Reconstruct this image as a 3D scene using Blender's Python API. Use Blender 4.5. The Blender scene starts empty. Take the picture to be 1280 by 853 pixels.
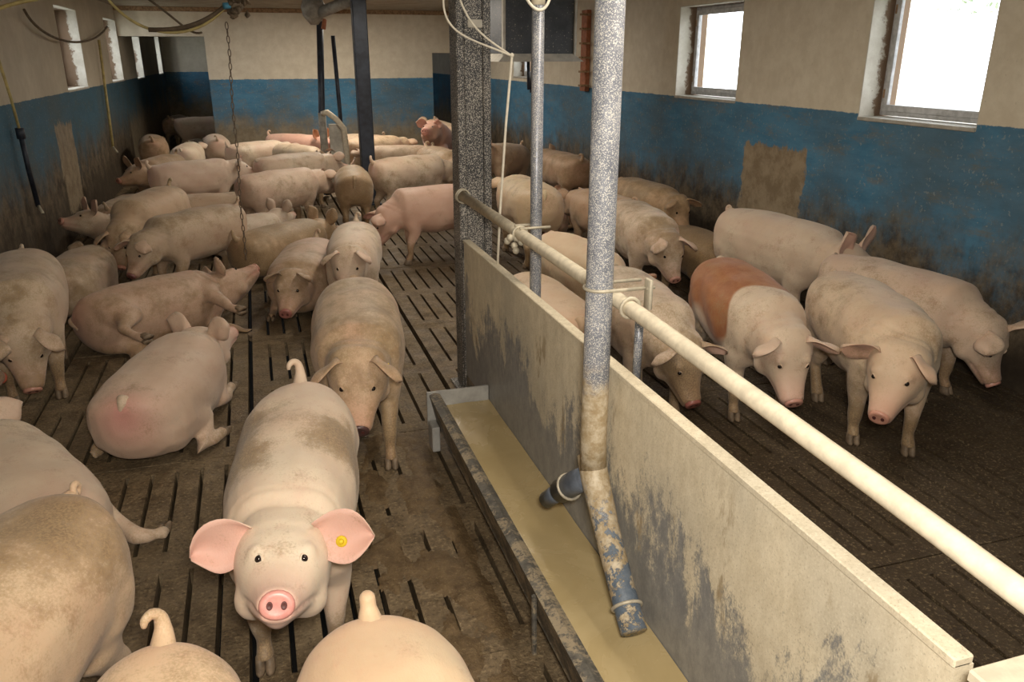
import bpy, bmesh, math, random
import numpy as np
from mathutils import Vector, Matrix
from mathutils.bvhtree import BVHTree

random.seed(7)
rng = np.random.RandomState(7)
PI = math.pi
R = math.radians
scene = bpy.context.scene
col = scene.collection

# ------------------------------------------------------------ camera
PITCH, YAW, CAM_H = R(19.745), R(17.418), 1.9
Fw = Vector((math.sin(YAW) * math.cos(PITCH), math.cos(YAW) * math.cos(PITCH), -math.sin(PITCH)))
Rt = Vector((math.cos(YAW), -math.sin(YAW), 0))
Up = Rt.cross(Fw)
cam_data = bpy.data.cameras.new('camera')
cam_data.lens = 28.0
cam_data.sensor_width = 36.0
cam_data.clip_start = 0.05
cam = bpy.data.objects.new('camera', cam_data)
m3 = Matrix((Rt, Up, -Fw)).transposed()
cam.matrix_world = Matrix.Translation((0, 0, CAM_H)) @ m3.to_4x4()
col.objects.link(cam)
scene.camera = cam

# ------------------------------------------------------------ light
world = bpy.data.worlds.new('overcast sky')
world.use_nodes = True
bg = world.node_tree.nodes['Background']
bg.inputs['Color'].default_value = (0.93, 0.97, 1.0, 1)
bg.inputs['Strength'].default_value = 5.0
scene.world = world

def area(name, loc, rot, sx, sy, power, color):
    l = bpy.data.lights.new(name, 'AREA')
    l.shape = 'RECTANGLE'
    l.size, l.size_y = sx, sy
    l.energy = power
    l.color = color
    o = bpy.data.objects.new(name, l)
    o.location = loc
    o.rotation_euler = rot
    col.objects.link(o)
    return o

# the photographer's flash, beside the lens, and the lamp rows under the ceiling
fl = area('camera_flash', (0.06, -0.05, 2.06), (R(74), 0, -YAW * 0.75), 0.22, 0.16, 74, (1.0, 0.93, 0.82))
for lx, ly, lp in ((1.4, 2.2, 26), (1.5, 5.6, 30), (1.5, 9.0, 38), (1.3, 12.8, 75)):
    area('ceiling_lamp_light', (lx, ly, 2.60), (0, 0, 0), 0.2, 1.4, lp, (1.0, 0.90, 0.76))
scene.view_settings.view_transform = 'Standard'
scene.view_settings.look = 'None'
scene.view_settings.gamma = 1.0
scene.view_settings.exposure = 0.0
scene.view_settings.use_curve_mapping = False

# ------------------------------------------------------------ helpers
def link(o, parent=None):
    col.objects.link(o)
    if parent is not None:
        o.parent = parent
    return o

def tag(o, label=None, cat=None, group=None, kind=None):
    if label: o['label'] = label
    if cat: o['category'] = cat
    if group: o['group'] = group
    if kind: o['kind'] = kind
    return o

def empty(name, loc=(0, 0, 0), rz=0.0):
    o = bpy.data.objects.new(name, None)
    o.empty_display_size = 0.1
    o.location = loc
    o.rotation_euler = (0, 0, rz)
    return link(o)

def mesh_obj(name, verts, faces, mat, parent=None, smooth=False):
    me = bpy.data.meshes.new(name)
    me.from_pydata([tuple(v) for v in verts], [], [tuple(f) for f in faces])
    me.update()
    if smooth:
        me.polygons.foreach_set('use_smooth', [True] * len(me.polygons))
    if mat: me.materials.append(mat)
    o = bpy.data.objects.new(name, me)
    return link(o, parent)

class MB:
    """collects shapes into one mesh"""
    def __init__(s): s.v = []; s.f = []
    def add(s, v, f):
        n = len(s.v)
        s.v += [tuple(p) for p in v]
        s.f += [tuple(i + n for i in q) for q in f]
        return s
    def box(s, x0, y0, z0, x1, y1, z1, ch=0.0):
        if ch <= 0:
            v = [(x, y, z) for z in (z0, z1) for y in (y0, y1) for x in (x0, x1)]
            return s.add(v, [(0, 2, 3, 1), (4, 5, 7, 6), (0, 1, 5, 4), (2, 6, 7, 3), (0, 4, 6, 2), (1, 3, 7, 5)])
        bm = bmesh.new()
        bmesh.ops.create_cube(bm, size=1)
        for q in bm.verts:
            q.co = Vector(((x0 + x1) / 2 + q.co.x * (x1 - x0), (y0 + y1) / 2 + q.co.y * (y1 - y0), (z0 + z1) / 2 + q.co.z * (z1 - z0)))
        bmesh.ops.bevel(bm, geom=bm.edges[:], offset=ch, segments=1, affect='EDGES')
        bm.verts.index_update()
        s.add([q.co[:] for q in bm.verts], [[q.index for q in f.verts] for f in bm.faces])
        bm.free()
        return s
    def loft(s, rings, cap=True, closed=False):
        n = len(rings[0]); b = len(s.v)
        for r in rings: s.v += [tuple(p) for p in r]
        m = len(rings)
        for i in range(m if closed else m - 1):
            j = (i + 1) % m
            for k in range(n):
                l = (k + 1) % n
                s.f.append((b + i * n + k, b + i * n + l, b + j * n + l, b + j * n + k))
        if cap and not closed:
            s.f.append(tuple(b + k for k in range(n))[::-1])
            s.f.append(tuple(b + (m - 1) * n + k for k in range(n)))
        return s
    def tube(s, pts, rad, n=10, closed=False):
        pts = [Vector(p) for p in pts]
        if not hasattr(rad, '__len__'): rad = [rad] * len(pts)
        rings = []
        ref = None
        for i, p in enumerate(pts):
            if closed: t = pts[(i + 1) % len(pts)] - pts[i - 1]
            else: t = pts[min(i + 1, len(pts) - 1)] - pts[max(i - 1, 0)]
            t.normalize()
            if ref is None:
                ref = Vector((0, 0, 1)) if abs(t.z) < 0.9 else Vector((1, 0, 0))
            u = (ref - t * ref.dot(t)).normalized()
            ref = u
            w = t.cross(u)
            rings.append([p + (u * math.cos(a) + w * math.sin(a)) * rad[i] for a in [2 * PI * k / n for k in range(n)]])
        return s.loft(rings, True, closed)
    def ball(s, c, r, n=10, sc=(1, 1, 1)):
        rings = []
        m = max(5, n // 2 + 1)
        for i in range(m):
            t = PI * (0.04 + 0.92 * i / (m - 1))
            rings.append([(c[0] + r * sc[0] * math.sin(t) * math.cos(a), c[1] + r * sc[1] * math.sin(t) * math.sin(a), c[2] - r * sc[2] * math.cos(t)) for a in [2 * PI * k / n for k in range(n)]])
        return s.loft(rings)
    def build(s, name, mat, parent=None, smooth=False):
        return mesh_obj(name, s.v, s.f, mat, parent, smooth)

def bez(p0, p1, p2, p3, n=16):
    p0, p1, p2, p3 = map(Vector, (p0, p1, p2, p3))
    return [(p0 * (1 - t) ** 3 + p1 * 3 * t * (1 - t) ** 2 + p2 * 3 * t * t * (1 - t) + p3 * t ** 3) for t in [i / n for i in range(n + 1)]]

# ------------------------------------------------------------ materials
class NT:
    def __init__(s, name, rough=0.6, spec=0.4, metal=0.0):
        s.m = bpy.data.materials.new(name)
        s.m.use_nodes = True
        s.t = s.m.node_tree
        s.b = s.t.nodes['Principled BSDF']
        s.b.inputs['Roughness'].default_value = rough
        s.b.inputs['Specular IOR Level'].default_value = spec
        s.b.inputs['Metallic'].default_value = metal
        s.tc = s.t.nodes.new('ShaderNodeTexCoord')
    def n(s, typ, **kw):
        q = s.t.nodes.new(typ)
        for k, v in kw.items(): setattr(q, k, v)
        return q
    def l(s, a, b): s.t.links.new(a, b); return s
    def put(s, sock, val):
        if isinstance(val, bpy.types.NodeSocket): s.l(val, sock)
        elif isinstance(val, (tuple, list)) and len(val) == 3 and sock.type == 'RGBA': sock.default_value = (*val, 1)
        else: sock.default_value = val
    def vec(s, which='Object', scale=(1, 1, 1), loc=(0, 0, 0)):
        mp = s.n('ShaderNodeMapping')
        s.put(mp.inputs['Vector'], s.tc.outputs[which] if isinstance(which, str) else which)
        mp.inputs['Scale'].default_value = scale
        mp.inputs['Location'].default_value = loc
        return mp.outputs[0]
    def noise(s, vec, scale=5, detail=4, rough=0.55, dist=0.0):
        q = s.n('ShaderNodeTexNoise')
        s.put(q.inputs['Vector'], vec)
        q.inputs['Scale'].default_value = scale
        q.inputs['Detail'].default_value = detail
        q.inputs['Roughness'].default_value = rough
        q.inputs['Distortion'].default_value = dist
        return q.outputs['Fac']
    def ramp(s, fac, lo, hi, a=0.0, b=1.0):
        q = s.n('ShaderNodeMapRange')
        q.interpolation_type = 'SMOOTHSTEP'
        s.put(q.inputs['Value'], fac)
        q.inputs['From Min'].default_value = lo
        q.inputs['From Max'].default_value = hi
        q.inputs['To Min'].default_value = a
        q.inputs['To Max'].default_value = b
        return q.outputs[0]
    def math(s, op, a, b=0.0, clamp=False):
        q = s.n('ShaderNodeMath', operation=op, use_clamp=clamp)
        s.put(q.inputs[0], a); s.put(q.inputs[1], b)
        return q.outputs[0]
    def mix(s, fac, a, b, mode='MIX'):
        q = s.n('ShaderNodeMix', data_type='RGBA', blend_type=mode)
        s.put(q.inputs[0], fac); s.put(q.inputs[6], a); s.put(q.inputs[7], b)
        return q.outputs[2]
    def sep(s, vec):
        q = s.n('ShaderNodeSeparateXYZ'); s.put(q.inputs[0], vec); return q.outputs
    def color(s, c): s.put(s.b.inputs['Base Color'], c); return s
    def rough(s, c): s.put(s.b.inputs['Roughness'], c); return s
    def bump(s, h, strength=0.3, dist=0.01):
        q = s.n('ShaderNodeBump')
        s.put(q.inputs['Height'], h)
        q.inputs['Strength'].default_value = strength
        q.inputs['Distance'].default_value = dist
        s.l(q.outputs[0], s.b.inputs['Normal'])
        return s

M = {}
def simple(name, c, rough=0.6, metal=0.0, var=0.25, scale=12, spec=0.4):
    t = NT(name, rough, spec, metal)
    n = t.noise(t.vec('Object'), scale, 5, 0.6)
    dark = tuple(x * (1 - var) for x in c); lite = tuple(min(1, x * (1 + var)) for x in c)
    t.color(t.mix(t.ramp(n, 0.3, 0.7), dark, lite)).bump(n, 0.15, 0.004)
    M[name] = t.m
    return t.m

def mat_wall():
    # cream limewash above, blue oil paint to 1.5 m, dung splashed and rubbed along the foot
    t = NT('painted_wall', 0.7, 0.25)
    w = t.vec('Object')
    x, y, z = t.sep(t.tc.outputs['Object'])
    n1 = t.noise(w, 1.1, 6, 0.62)
    n2 = t.noise(w, 7.0, 6, 0.7)
    n3 = t.noise(w, 38.0, 4, 0.6)
    cream = t.mix(t.ramp(n2, 0.3, 0.75), (0.66, 0.585, 0.45), (0.77, 0.70, 0.56))
    cream = t.mix(t.ramp(n3, 0.66, 0.74, 0, 0.35), cream, (0.33, 0.26, 0.17))
    nb = t.noise(t.vec('Object', (1, 1, 3.2)), 2.3, 6, 0.7)
    blue = t.mix(t.ramp(nb, 0.3, 0.7), (0.055, 0.180, 0.300), (0.095, 0.255, 0.405))
    # chalky scrapes and dung haze in the blue paint
    sc = t.ramp(t.noise(t.vec('Object', (1.2, 0.8, 2.4)), 3.0, 10, 0.80), 0.50, 0.66, 0, 0.70)
    blue = t.mix(sc, blue, (0.20, 0.20, 0.175))
    haze = t.ramp(t.math('ADD', n1, t.math('MULTIPLY', z, -0.18)), 0.18, 0.45, 0, 0.45)
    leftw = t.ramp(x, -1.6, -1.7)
    blue = t.mix(t.math('MULTIPLY', leftw, 0.62), blue, (0.050, 0.085, 0.090))  # left wall's blue darkened for its weak grazing light as well as grime
    cream = t.mix(t.math('MULTIPLY', leftw, t.ramp(n1, 0.2, 0.7, 0.25, 0.6)), cream, (0.33, 0.28, 0.20))  # cream there browned too: dust plus the dimmer light, painted in
    blue = t.mix(haze, blue, (0.12, 0.115, 0.09))
    blue = t.mix(t.ramp(n3, 0.60, 0.68, 0, 0.6), blue, (0.30, 0.34, 0.33))
    edge = t.math('ADD', z, t.math('MULTIPLY', t.math('SUBTRACT', n2, 0.5), 0.03))
    isblue = t.ramp(edge, 1.506, 1.500, 0, 1)
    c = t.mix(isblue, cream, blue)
    # splash height varies along the wall; streaky
    streak = t.noise(t.vec('Object', (2.2, 2.2, 1.1)), 2.6, 10, 0.80)
    h = t.math('ADD', z, t.math('MULTIPLY', t.math('SUBTRACT', streak, 0.5), -0.95))
    h = t.math('ADD', h, t.math('MULTIPLY', t.math('SUBTRACT', n1, 0.5), -0.8))
    h = t.math('ADD', h, t.math('MULTIPLY', t.math('SUBTRACT', n3, 0.5), -0.10))
    h = t.math('ADD', h, t.math('MULTIPLY', leftw, -0.12))
    d = t.ramp(h, 1.0, 0.48, 0, 0.97)
    nm = t.noise(w, 6, 8, 0.78)
    mud = t.mix(t.ramp(nm, 0.35, 0.68), (0.055, 0.040, 0.026), (0.215, 0.160, 0.098))
    mud = t.mix(t.ramp(h, 0.55, 0.15, 0, 0.75), mud, (0.050, 0.035, 0.022))
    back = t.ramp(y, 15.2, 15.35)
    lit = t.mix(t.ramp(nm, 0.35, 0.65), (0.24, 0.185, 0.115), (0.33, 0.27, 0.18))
    mud = t.mix(t.math('MULTIPLY', back, 0.85), mud, lit)  # back wall's splashes painted paler, standing in for the stronger light there
    c = t.mix(d, c, mud)
    # worn patch (bare render) on each long wall
    def patch(yc, zc, wy, wz):
        a = t.math('ABSOLUTE', t.math('SUBTRACT', y, yc))
        b = t.math('ABSOLUTE', t.math('SUBTRACT', z, zc))
        a = t.math('DIVIDE', a, wy); b = t.math('DIVIDE', b, wz)
        m = t.math('MAXIMUM', a, b)
        m = t.math('ADD', m, t.math('MULTIPLY', t.math('SUBTRACT', streak, 0.5), 0.9))
        return t.ramp(m, 1.02, 0.94)
    right = t.ramp(x, 3.5, 3.6)
    left = t.ramp(x, -1.6, -1.7)
    p1 = t.math('MULTIPLY', patch(5.95, 0.80, 0.44, 0.38), right)
    p2 = t.math('MULTIPLY', patch(10.1, 0.72, 0.42, 0.48), left)
    c = t.mix(t.math('MAXIMUM', p1, t.math('MULTIPLY', p2, 0.8)), c, t.mix(t.ramp(n2, 0.35, 0.65), (0.24, 0.18, 0.11), (0.38, 0.30, 0.20)))
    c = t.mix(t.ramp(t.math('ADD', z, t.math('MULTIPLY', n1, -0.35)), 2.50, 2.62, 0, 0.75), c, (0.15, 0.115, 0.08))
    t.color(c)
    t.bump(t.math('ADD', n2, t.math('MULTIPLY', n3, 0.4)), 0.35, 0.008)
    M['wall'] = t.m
mat_wall()

def mat_reveal():
    t = NT('grimy_plaster', 0.8, 0.2)
    n = t.noise(t.vec('Object'), 6, 8, 0.72)
    x, y, z = t.sep(t.tc.outputs['Object'])
    edge = t.math('ABSOLUTE', x)
    g = t.ramp(t.math('ADD', t.math('MULTIPLY', edge, 3.4), t.math('MULTIPLY', n, 1.1)), 0.90, 1.02)
    c = t.mix(t.ramp(n, 0.3, 0.7), (0.52, 0.48, 0.40), (0.66, 0.63, 0.55))
    c = t.mix(t.math('MULTIPLY', g, 0.9), c, (0.16, 0.09, 0.045))
    t.color(c).bump(n, 0.4, 0.01)
    M['reveal'] = t.m
mat_reveal()

def mat_floor():
    t = NT('soiled_concrete', 0.62, 0.35)
    w = t.tc.outputs['Object']
    loc = t.n('ShaderNodeObjectInfo')
    pos = t.n('ShaderNodeNewGeometry').outputs['Position']
    n1 = t.noise(pos, 1.3, 6, 0.65)
    n2 = t.noise(pos, 9, 8, 0.75)
    n3 = t.noise(pos, 70, 3, 0.7)
    x, y, z = t.sep(pos)
    c = t.mix(t.ramp(n2, 0.3, 0.72), (0.075, 0.050, 0.027), (0.235, 0.170, 0.098))
    c = t.mix(t.ramp(n1, 0.35, 0.7, 0, 0.55), c, (0.235, 0.180, 0.110))
    # the right-hand pen is wet and dark with dung
    wet = t.ramp(t.math('ADD', x, t.math('MULTIPLY', t.math('SUBTRACT', n1, 0.5), 1.2)), 1.0, 1.9, 0, 0.72)
    c = t.mix(wet, c, (0.040, 0.026, 0.015))
    c = t.mix(t.ramp(n3, 0.55, 0.66, 0, 0.6), c, (0.36, 0.27, 0.155))
    c = t.mix(t.ramp(n3, 0.44, 0.34, 0, 0.6), c, (0.035, 0.024, 0.014))
    t.color(c)
    t.rough(t.ramp(t.noise(pos, 4, 4, 0.6), 0.35, 0.7, 0.42, 0.85))
    t.bump(t.math('ADD', n2, t.math('MULTIPLY', n3, 0.6)), 0.8, 0.014)
    M['floor'] = t.m
    t = NT('dung', 0.55, 0.4)
    n = t.noise(t.tc.outputs['Object'], 14, 8, 0.8); n3 = t.noise(t.tc.outputs['Object'], 90, 3, 0.7)
    c = t.mix(t.ramp(n, 0.3, 0.7), (0.075, 0.045, 0.02), (0.20, 0.135, 0.068))
    t.color(t.mix(t.ramp(n3, 0.58, 0.68, 0, 0.6), c, (0.33, 0.245, 0.125)))
    t.bump(t.math('ADD', n, n3), 0.7, 0.01)
    M['dung'] = t.m
mat_floor()

def mat_ceiling():
    t = NT('ceiling_boards', 0.8, 0.2)
    n = t.noise(t.vec('Object'), 5, 7, 0.7)
    t.color(t.mix(t.ramp(n, 0.3, 0.7), (0.30, 0.25, 0.18), (0.43, 0.37, 0.28))).bump(n, 0.3, 0.01)
    M['ceiling'] = t.m
mat_ceiling()

def mat_panel():
    # grey steel sheet with a dried crust of feed thinning towards the foot
    t = NT('crusted_steel_panel', 0.6, 0.4)
    pos = t.tc.outputs['Object']
    x, y, z = t.sep(pos)
    n1 = t.noise(t.vec('Object', (1, 1.0, 0.55)), 3.2, 9, 0.72, 0.4)
    n2 = t.noise(t.vec('Object', (1, 1, 0.6)), 17, 9, 0.85)
    n3 = t.noise(pos, 150, 3, 0.7)
    n4 = t.noise(pos, 1.7, 3, 0.5)
    crust = t.mix(t.ramp(n2, 0.3, 0.7), (0.56, 0.48, 0.34), (0.77, 0.685, 0.52))
    crust = t.mix(t.ramp(n4, 0.45, 0.65, 0, 0.5), crust, (0.40, 0.37, 0.30))
    crust = t.mix(t.ramp(n3, 0.56, 0.66, 0, 0.45), crust, (0.74, 0.69, 0.56))
    crust = t.mix(t.ramp(n3, 0.44, 0.34, 0, 0.45), crust, (0.30, 0.25, 0.17))
    steel = t.mix(t.ramp(n2, 0.35, 0.65), (0.22, 0.22, 0.22), (0.34, 0.335, 0.32))
    m = t.math('ADD', t.math('MULTIPLY', z, 1.15), t.math('MULTIPLY', t.math('SUBTRACT', n1, 0.5), 1.7))
    m = t.math('ADD', m, t.math('MULTIPLY', t.math('SUBTRACT', n2, 0.5), 1.1))
    m = t.math('ADD', m, t.math('MULTIPLY', t.math('SUBTRACT', n3, 0.5), 0.3))
    m = t.ramp(m, 0.36, 0.56)
    c = t.mix(m, steel, crust)
    brown = t.math('MULTIPLY', t.ramp(t.noise(t.vec('Object', (1, 1.2, 0.4)), 6, 6, 0.7), 0.58, 0.66, 0, 0.7), t.ramp(z, 0.8, 0.5))
    c = t.mix(t.math('MULTIPLY', brown, m), c, (0.25, 0.17, 0.08))
    t.color(c)
    t.rough(t.ramp(m, 0, 1, 0.45, 0.85))
    t.bump(t.math('ADD', m, t.math('MULTIPLY', n3, 0.35)), 0.35, 0.003)
    M['panel'] = t.m
mat_panel()

def mat_speckle(name, base, base2, dot, amount, scale=260, rough=0.45, metal=0.3):
    t = NT(name, rough, 0.5, metal)
    pos = t.tc.outputs['Object']
    n = t.noise(pos, scale, 2, 0.5)
    nb = t.noise(pos, 5, 5, 0.6)
    v = t.math('ADD', n, t.math('MULTIPLY', t.math('SUBTRACT', nb, 0.5), 0.18))
    dots = t.ramp(v, amount, amount + 0.04)
    c = t.mix(t.ramp(nb, 0.3, 0.7), base, base2)
    t.color(t.mix(dots, c, dot))
    t.rough(t.math('ADD', rough, t.math('MULTIPLY', dots, 0.4)))
    t.b.inputs['Metallic'].default_value = metal
    t.bump(dots, 0.4, 0.002)
    M[name] = t.m
mat_speckle('speckled_dark_steel', (0.035, 0.036, 0.040), (0.075, 0.072, 0.070), (0.50, 0.47, 0.42), 0.535, 190, 0.5, 0.2)
mat_speckle('speckled_grey_pipe', (0.13, 0.14, 0.165), (0.23, 0.24, 0.28), (0.60, 0.58, 0.54), 0.55, 330, 0.36, 0.3)
mat_speckle('speckled_box', (0.045, 0.05, 0.06), (0.085, 0.09, 0.10), (0.45, 0.42, 0.36), 0.66, 60, 0.4, 0.3)

def mat_feedpipe():
    # the same grey pipe, caked with feed below the rail
    t = NT('feed_caked_pipe', 0.5, 0.45)
    pos = t.tc.outputs['Object']
    x, y, z = t.sep(pos)
    n = t.noise(pos, 300, 2, 0.5)
    nb = t.noise(pos, 7, 6, 0.7)
    c = t.mix(t.ramp(nb, 0.3, 0.7), (0.14, 0.15, 0.18), (0.25, 0.265, 0.31))
    c = t.mix(t.ramp(t.math('ADD', n, t.math('MULTIPLY', t.math('SUBTRACT', nb, 0.5), 0.2)), 0.54, 0.57), c, (0.60, 0.58, 0.54))
    low = t.ramp(z, 0.58, 0.46)                     # below the joint the grey plastic shows again
    plastic = t.mix(t.ramp(nb, 0.4, 0.6), (0.10, 0.13, 0.17), (0.17, 0.20, 0.24))
    c = t.mix(low, c, plastic)
    k = t.math('ADD', t.math('MULTIPLY', z, -1.0), t.math('MULTIPLY', t.math('SUBTRACT', nb, 0.5), 0.6))
    cake = t.ramp(k, -1.02, -0.86)
    cake2 = t.ramp(t.math('ADD', t.noise(pos, 16, 6, 0.75), t.math('MULTIPLY', t.ramp(z, 0.2, 0.6), 0.14)), 0.55, 0.60)
    cake = t.math('MULTIPLY', cake, t.math('MAXIMUM', t.ramp(z, 0.50, 0.60), cake2))
    cc = t.mix(t.ramp(t.noise(pos, 30, 6, 0.7), 0.35, 0.7), (0.36, 0.27, 0.155), (0.60, 0.52, 0.39))
    t.color(t.mix(cake, c, cc)).bump(t.math('ADD', cake, t.noise(pos, 60, 4, 0.7)), 0.5, 0.006)
    M['feedpipe'] = t.m
mat_feedpipe()

simple('dusty_rail', (0.62, 0.55, 0.42), 0.8, 0, 0.12, 30)
simple('blue_grey_plastic', (0.115, 0.135, 0.17), 0.35, 0, 0.35, 14)
simple('rusty_steel', (0.32, 0.20, 0.11), 0.7, 0.2, 0.35, 30)
simple('wire', (0.50, 0.45, 0.35), 0.6, 0.3, 0.2, 30)
simple('dusty_steel', (0.32, 0.30, 0.26), 0.6, 0.2, 0.25, 14)
simple('white_cord', (0.62, 0.57, 0.47), 0.8, 0, 0.1, 30)
simple('yellow_hose', (0.46, 0.37, 0.15), 0.6, 0, 0.25, 12)
simple('brown_cable', (0.13, 0.095, 0.06), 0.8, 0, 0.3, 12)
simple('dark_post', (0.030, 0.036, 0.05), 0.45, 0.2, 0.4, 7)
simple('chain_steel', (0.16, 0.12, 0.085), 0.6, 0.4, 0.3, 30)
simple('window_frame', (0.50, 0.50, 0.50), 0.5, 0, 0.2, 20)
simple('grubby_board', (0.45, 0.42, 0.36), 0.7, 0, 0.2, 9)
simple('orange_plastic', (0.36, 0.13, 0.06), 0.6, 0, 0.25, 20)
simple('pit', (0.012, 0.009, 0.006), 0.9, 0, 0.2, 4)
simple('leaf', (0.30, 0.36, 0.22), 0.6, 0, 0.4, 4)
simple('bark', (0.11, 0.085, 0.06), 0.9, 0, 0.3, 8)
simple('outdoor_ground', (0.42, 0.43, 0.38), 0.9, 0, 0.15, 1)
simple('blue_plastic', (0.08, 0.28, 0.42), 0.5, 0, 0.15, 30)

def mat_trough():
    t = NT('trough_steel', 0.55, 0.4, 0.1)
    pos = t.tc.outputs['Object']
    n = t.noise(pos, 11, 8, 0.72, 0.6)
    n2 = t.noise(pos, 90, 3, 0.7)
    c = t.mix(t.ramp(t.noise(pos, 24, 5, 0.7), 0.35, 0.65), (0.075, 0.070, 0.062), (0.15, 0.14, 0.12))
    c = t.mix(t.ramp(t.math('ADD', n, t.math('MULTIPLY', t.math('SUBTRACT', n2, 0.5), 0.5)), 0.46, 0.60), c, (0.33, 0.27, 0.185))
    t.color(c).bump(n, 0.4, 0.004)
    M['trough'] = t.m
    t = NT('trough_end_sheet', 0.5, 0.4, 0.1)
    n = t.noise(t.tc.outputs['Object'], 8, 6, 0.7)
    t.color(t.mix(t.ramp(n, 0.3, 0.7), (0.30, 0.29, 0.27), (0.45, 0.44, 0.41)))
    M['trough_end'] = t.m
    t = NT('liquid_feed', 0.16, 0.5)
    pos = t.tc.outputs['Object']
    n = t.noise(pos, 3.5, 5, 0.6, 0.8)
    c = t.mix(t.ramp(n, 0.25, 0.8), (0.44, 0.335, 0.165), (0.52, 0.41, 0.22))
    c = t.mix(t.ramp(t.noise(pos, 75, 3, 0.6), 0.66, 0.72, 0, 0.5), c, (0.55, 0.45, 0.27))
    t.color(c)
    t.rough(t.ramp(n, 0.3, 0.7, 0.12, 0.4))
    t.bump(t.noise(pos, 14, 3, 0.5), 0.12, 0.004)
    M['feed'] = t.m
mat_trough()

def mat_glass():
    t = NT('window_glass', 0.02, 0.5)
    t.b.inputs['Transmission Weight'].default_value = 1.0
    t.b.inputs['IOR'].default_value = 1.02
    t.b.inputs['Base Color'].default_value = (0.97, 0.98, 1, 1)
    t.b.inputs['Roughness'].default_value = 0.05
    M['glass'] = t.m
mat_glass()

# ---- pig materials: tint and dirt come from properties of each pig
def mat_pig():
    t = NT('pig_skin', 0.55, 0.35)
    info = t.n('ShaderNodeObjectInfo')
    at = t.n('ShaderNodeAttribute', attribute_name='zones')
    zr, zg, zb = t.sep(at.outputs['Color'])
    sd = t.n('ShaderNodeAttribute', attribute_type='OBJECT', attribute_name='seed').outputs['Fac']
    dl = t.n('ShaderNodeAttribute', attribute_type='OBJECT', attribute_name='dirt').outputs['Fac']
    off = t.n('ShaderNodeVectorMath', operation='ADD')
    t.l(t.tc.outputs['Object'], off.inputs[0])
    cmb = t.n('ShaderNodeCombineXYZ')
    for k in range(3): t.l(sd, cmb.inputs[k])
    t.l(cmb.outputs[0], off.inputs[1])
    p = off.outputs[0]
    n1 = t.noise(p, 3.0, 4, 0.6)
    n2 = t.noise(p, 9.0, 7, 0.72)
    n3 = t.noise(p, 150, 3, 0.7)
    mp = t.n('ShaderNodeMapping'); t.l(p, mp.inputs['Vector']); mp.inputs['Scale'].default_value = (0.5, 1.6, 1.2)
    hair = t.noise(mp.outputs[0], 120, 4, 0.75)
    c = t.mix(t.ramp(n1, 0.35, 0.7), (0.62, 0.465, 0.34), (0.70, 0.575, 0.435))
    c = t.mix(t.ramp(n2, 0.50, 0.72, 0, 0.28), c, (0.60, 0.33, 0.255))
    c = t.mix(zr, c, (0.62, 0.31, 0.26))
    c = t.mix(1.0, c, info.outputs['Color'], 'MULTIPLY')
    c = t.mix(zb, c, t.mix(t.ramp(n2, 0.3, 0.7), (0.30, 0.095, 0.022), (0.44, 0.17, 0.05)))
    # dried dung
    d = t.math('ADD', t.math('MULTIPLY', n1, 0.45), t.math('MULTIPLY', n2, 0.55))
    d = t.math('ADD', d, t.math('MULTIPLY', dl, 0.22))
    d = t.math('ADD', d, t.math('MULTIPLY', zg, 0.26))
    d = t.math('ADD', d, t.math('MULTIPLY', t.math('SUBTRACT', n3, 0.5), 0.42))
    fine = t.ramp(t.noise(p, 26, 6, 0.8), 0.52, 0.70, 0, 0.33)
    c = t.mix(t.math('MULTIPLY', fine, t.ramp(dl, 0, 0.6, 0.2, 1)), c, (0.36, 0.235, 0.15))
    mask = t.ramp(d, 0.56, 0.80, 0, 0.80)
    dc = t.mix(t.ramp(n3, 0.35, 0.65), (0.15, 0.09, 0.038), (0.36, 0.24, 0.115))
    c = t.mix(mask, c, dc)
    t.color(c)
    t.b.inputs['Subsurface Weight'].default_value = 0.12
    t.b.inputs['Subsurface Radius'].default_value = (0.03, 0.012, 0.006)
    t.b.inputs['Sheen Weight'].default_value = 0.12
    t.bump(t.math('ADD', t.math('MULTIPLY', hair, 0.6), t.math('MULTIPLY', n2, 0.8)), 0.32, 0.006)
    M['pig'] = t.m
    t = NT('snout_skin', 0.38, 0.5)
    info = t.n('ShaderNodeObjectInfo')
    n = t.noise(t.tc.outputs['Object'], 60, 4, 0.7)
    c = t.mix(t.ramp(n, 0.35, 0.7), (0.60, 0.27, 0.235), (0.68, 0.34, 0.29))
    t.color(t.mix(1.0, c, info.outputs['Color'], 'MULTIPLY')).bump(n, 0.25, 0.002)
    M['snout'] = t.m
    simple('nostril', (0.11, 0.035, 0.03), 0.5, 0, 0.1)
    simple('hoof', (0.20, 0.145, 0.095), 0.6, 0, 0.35, 30)
    t = NT('eye', 0.08, 0.7)
    t.b.inputs['Base Color'].default_value = (0.012, 0.008, 0.007, 1)
    M['eye'] = t.m
    simple('yellow_tag', (0.75, 0.55, 0.03), 0.4, 0, 0.05)
mat_pig()
# ------------------------------------------------------------ the setting
XL, XR, YB, YE, CZ = -2.0, 4.2, 15.4, 22.8, 2.66
Y0 = -0.6

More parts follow.
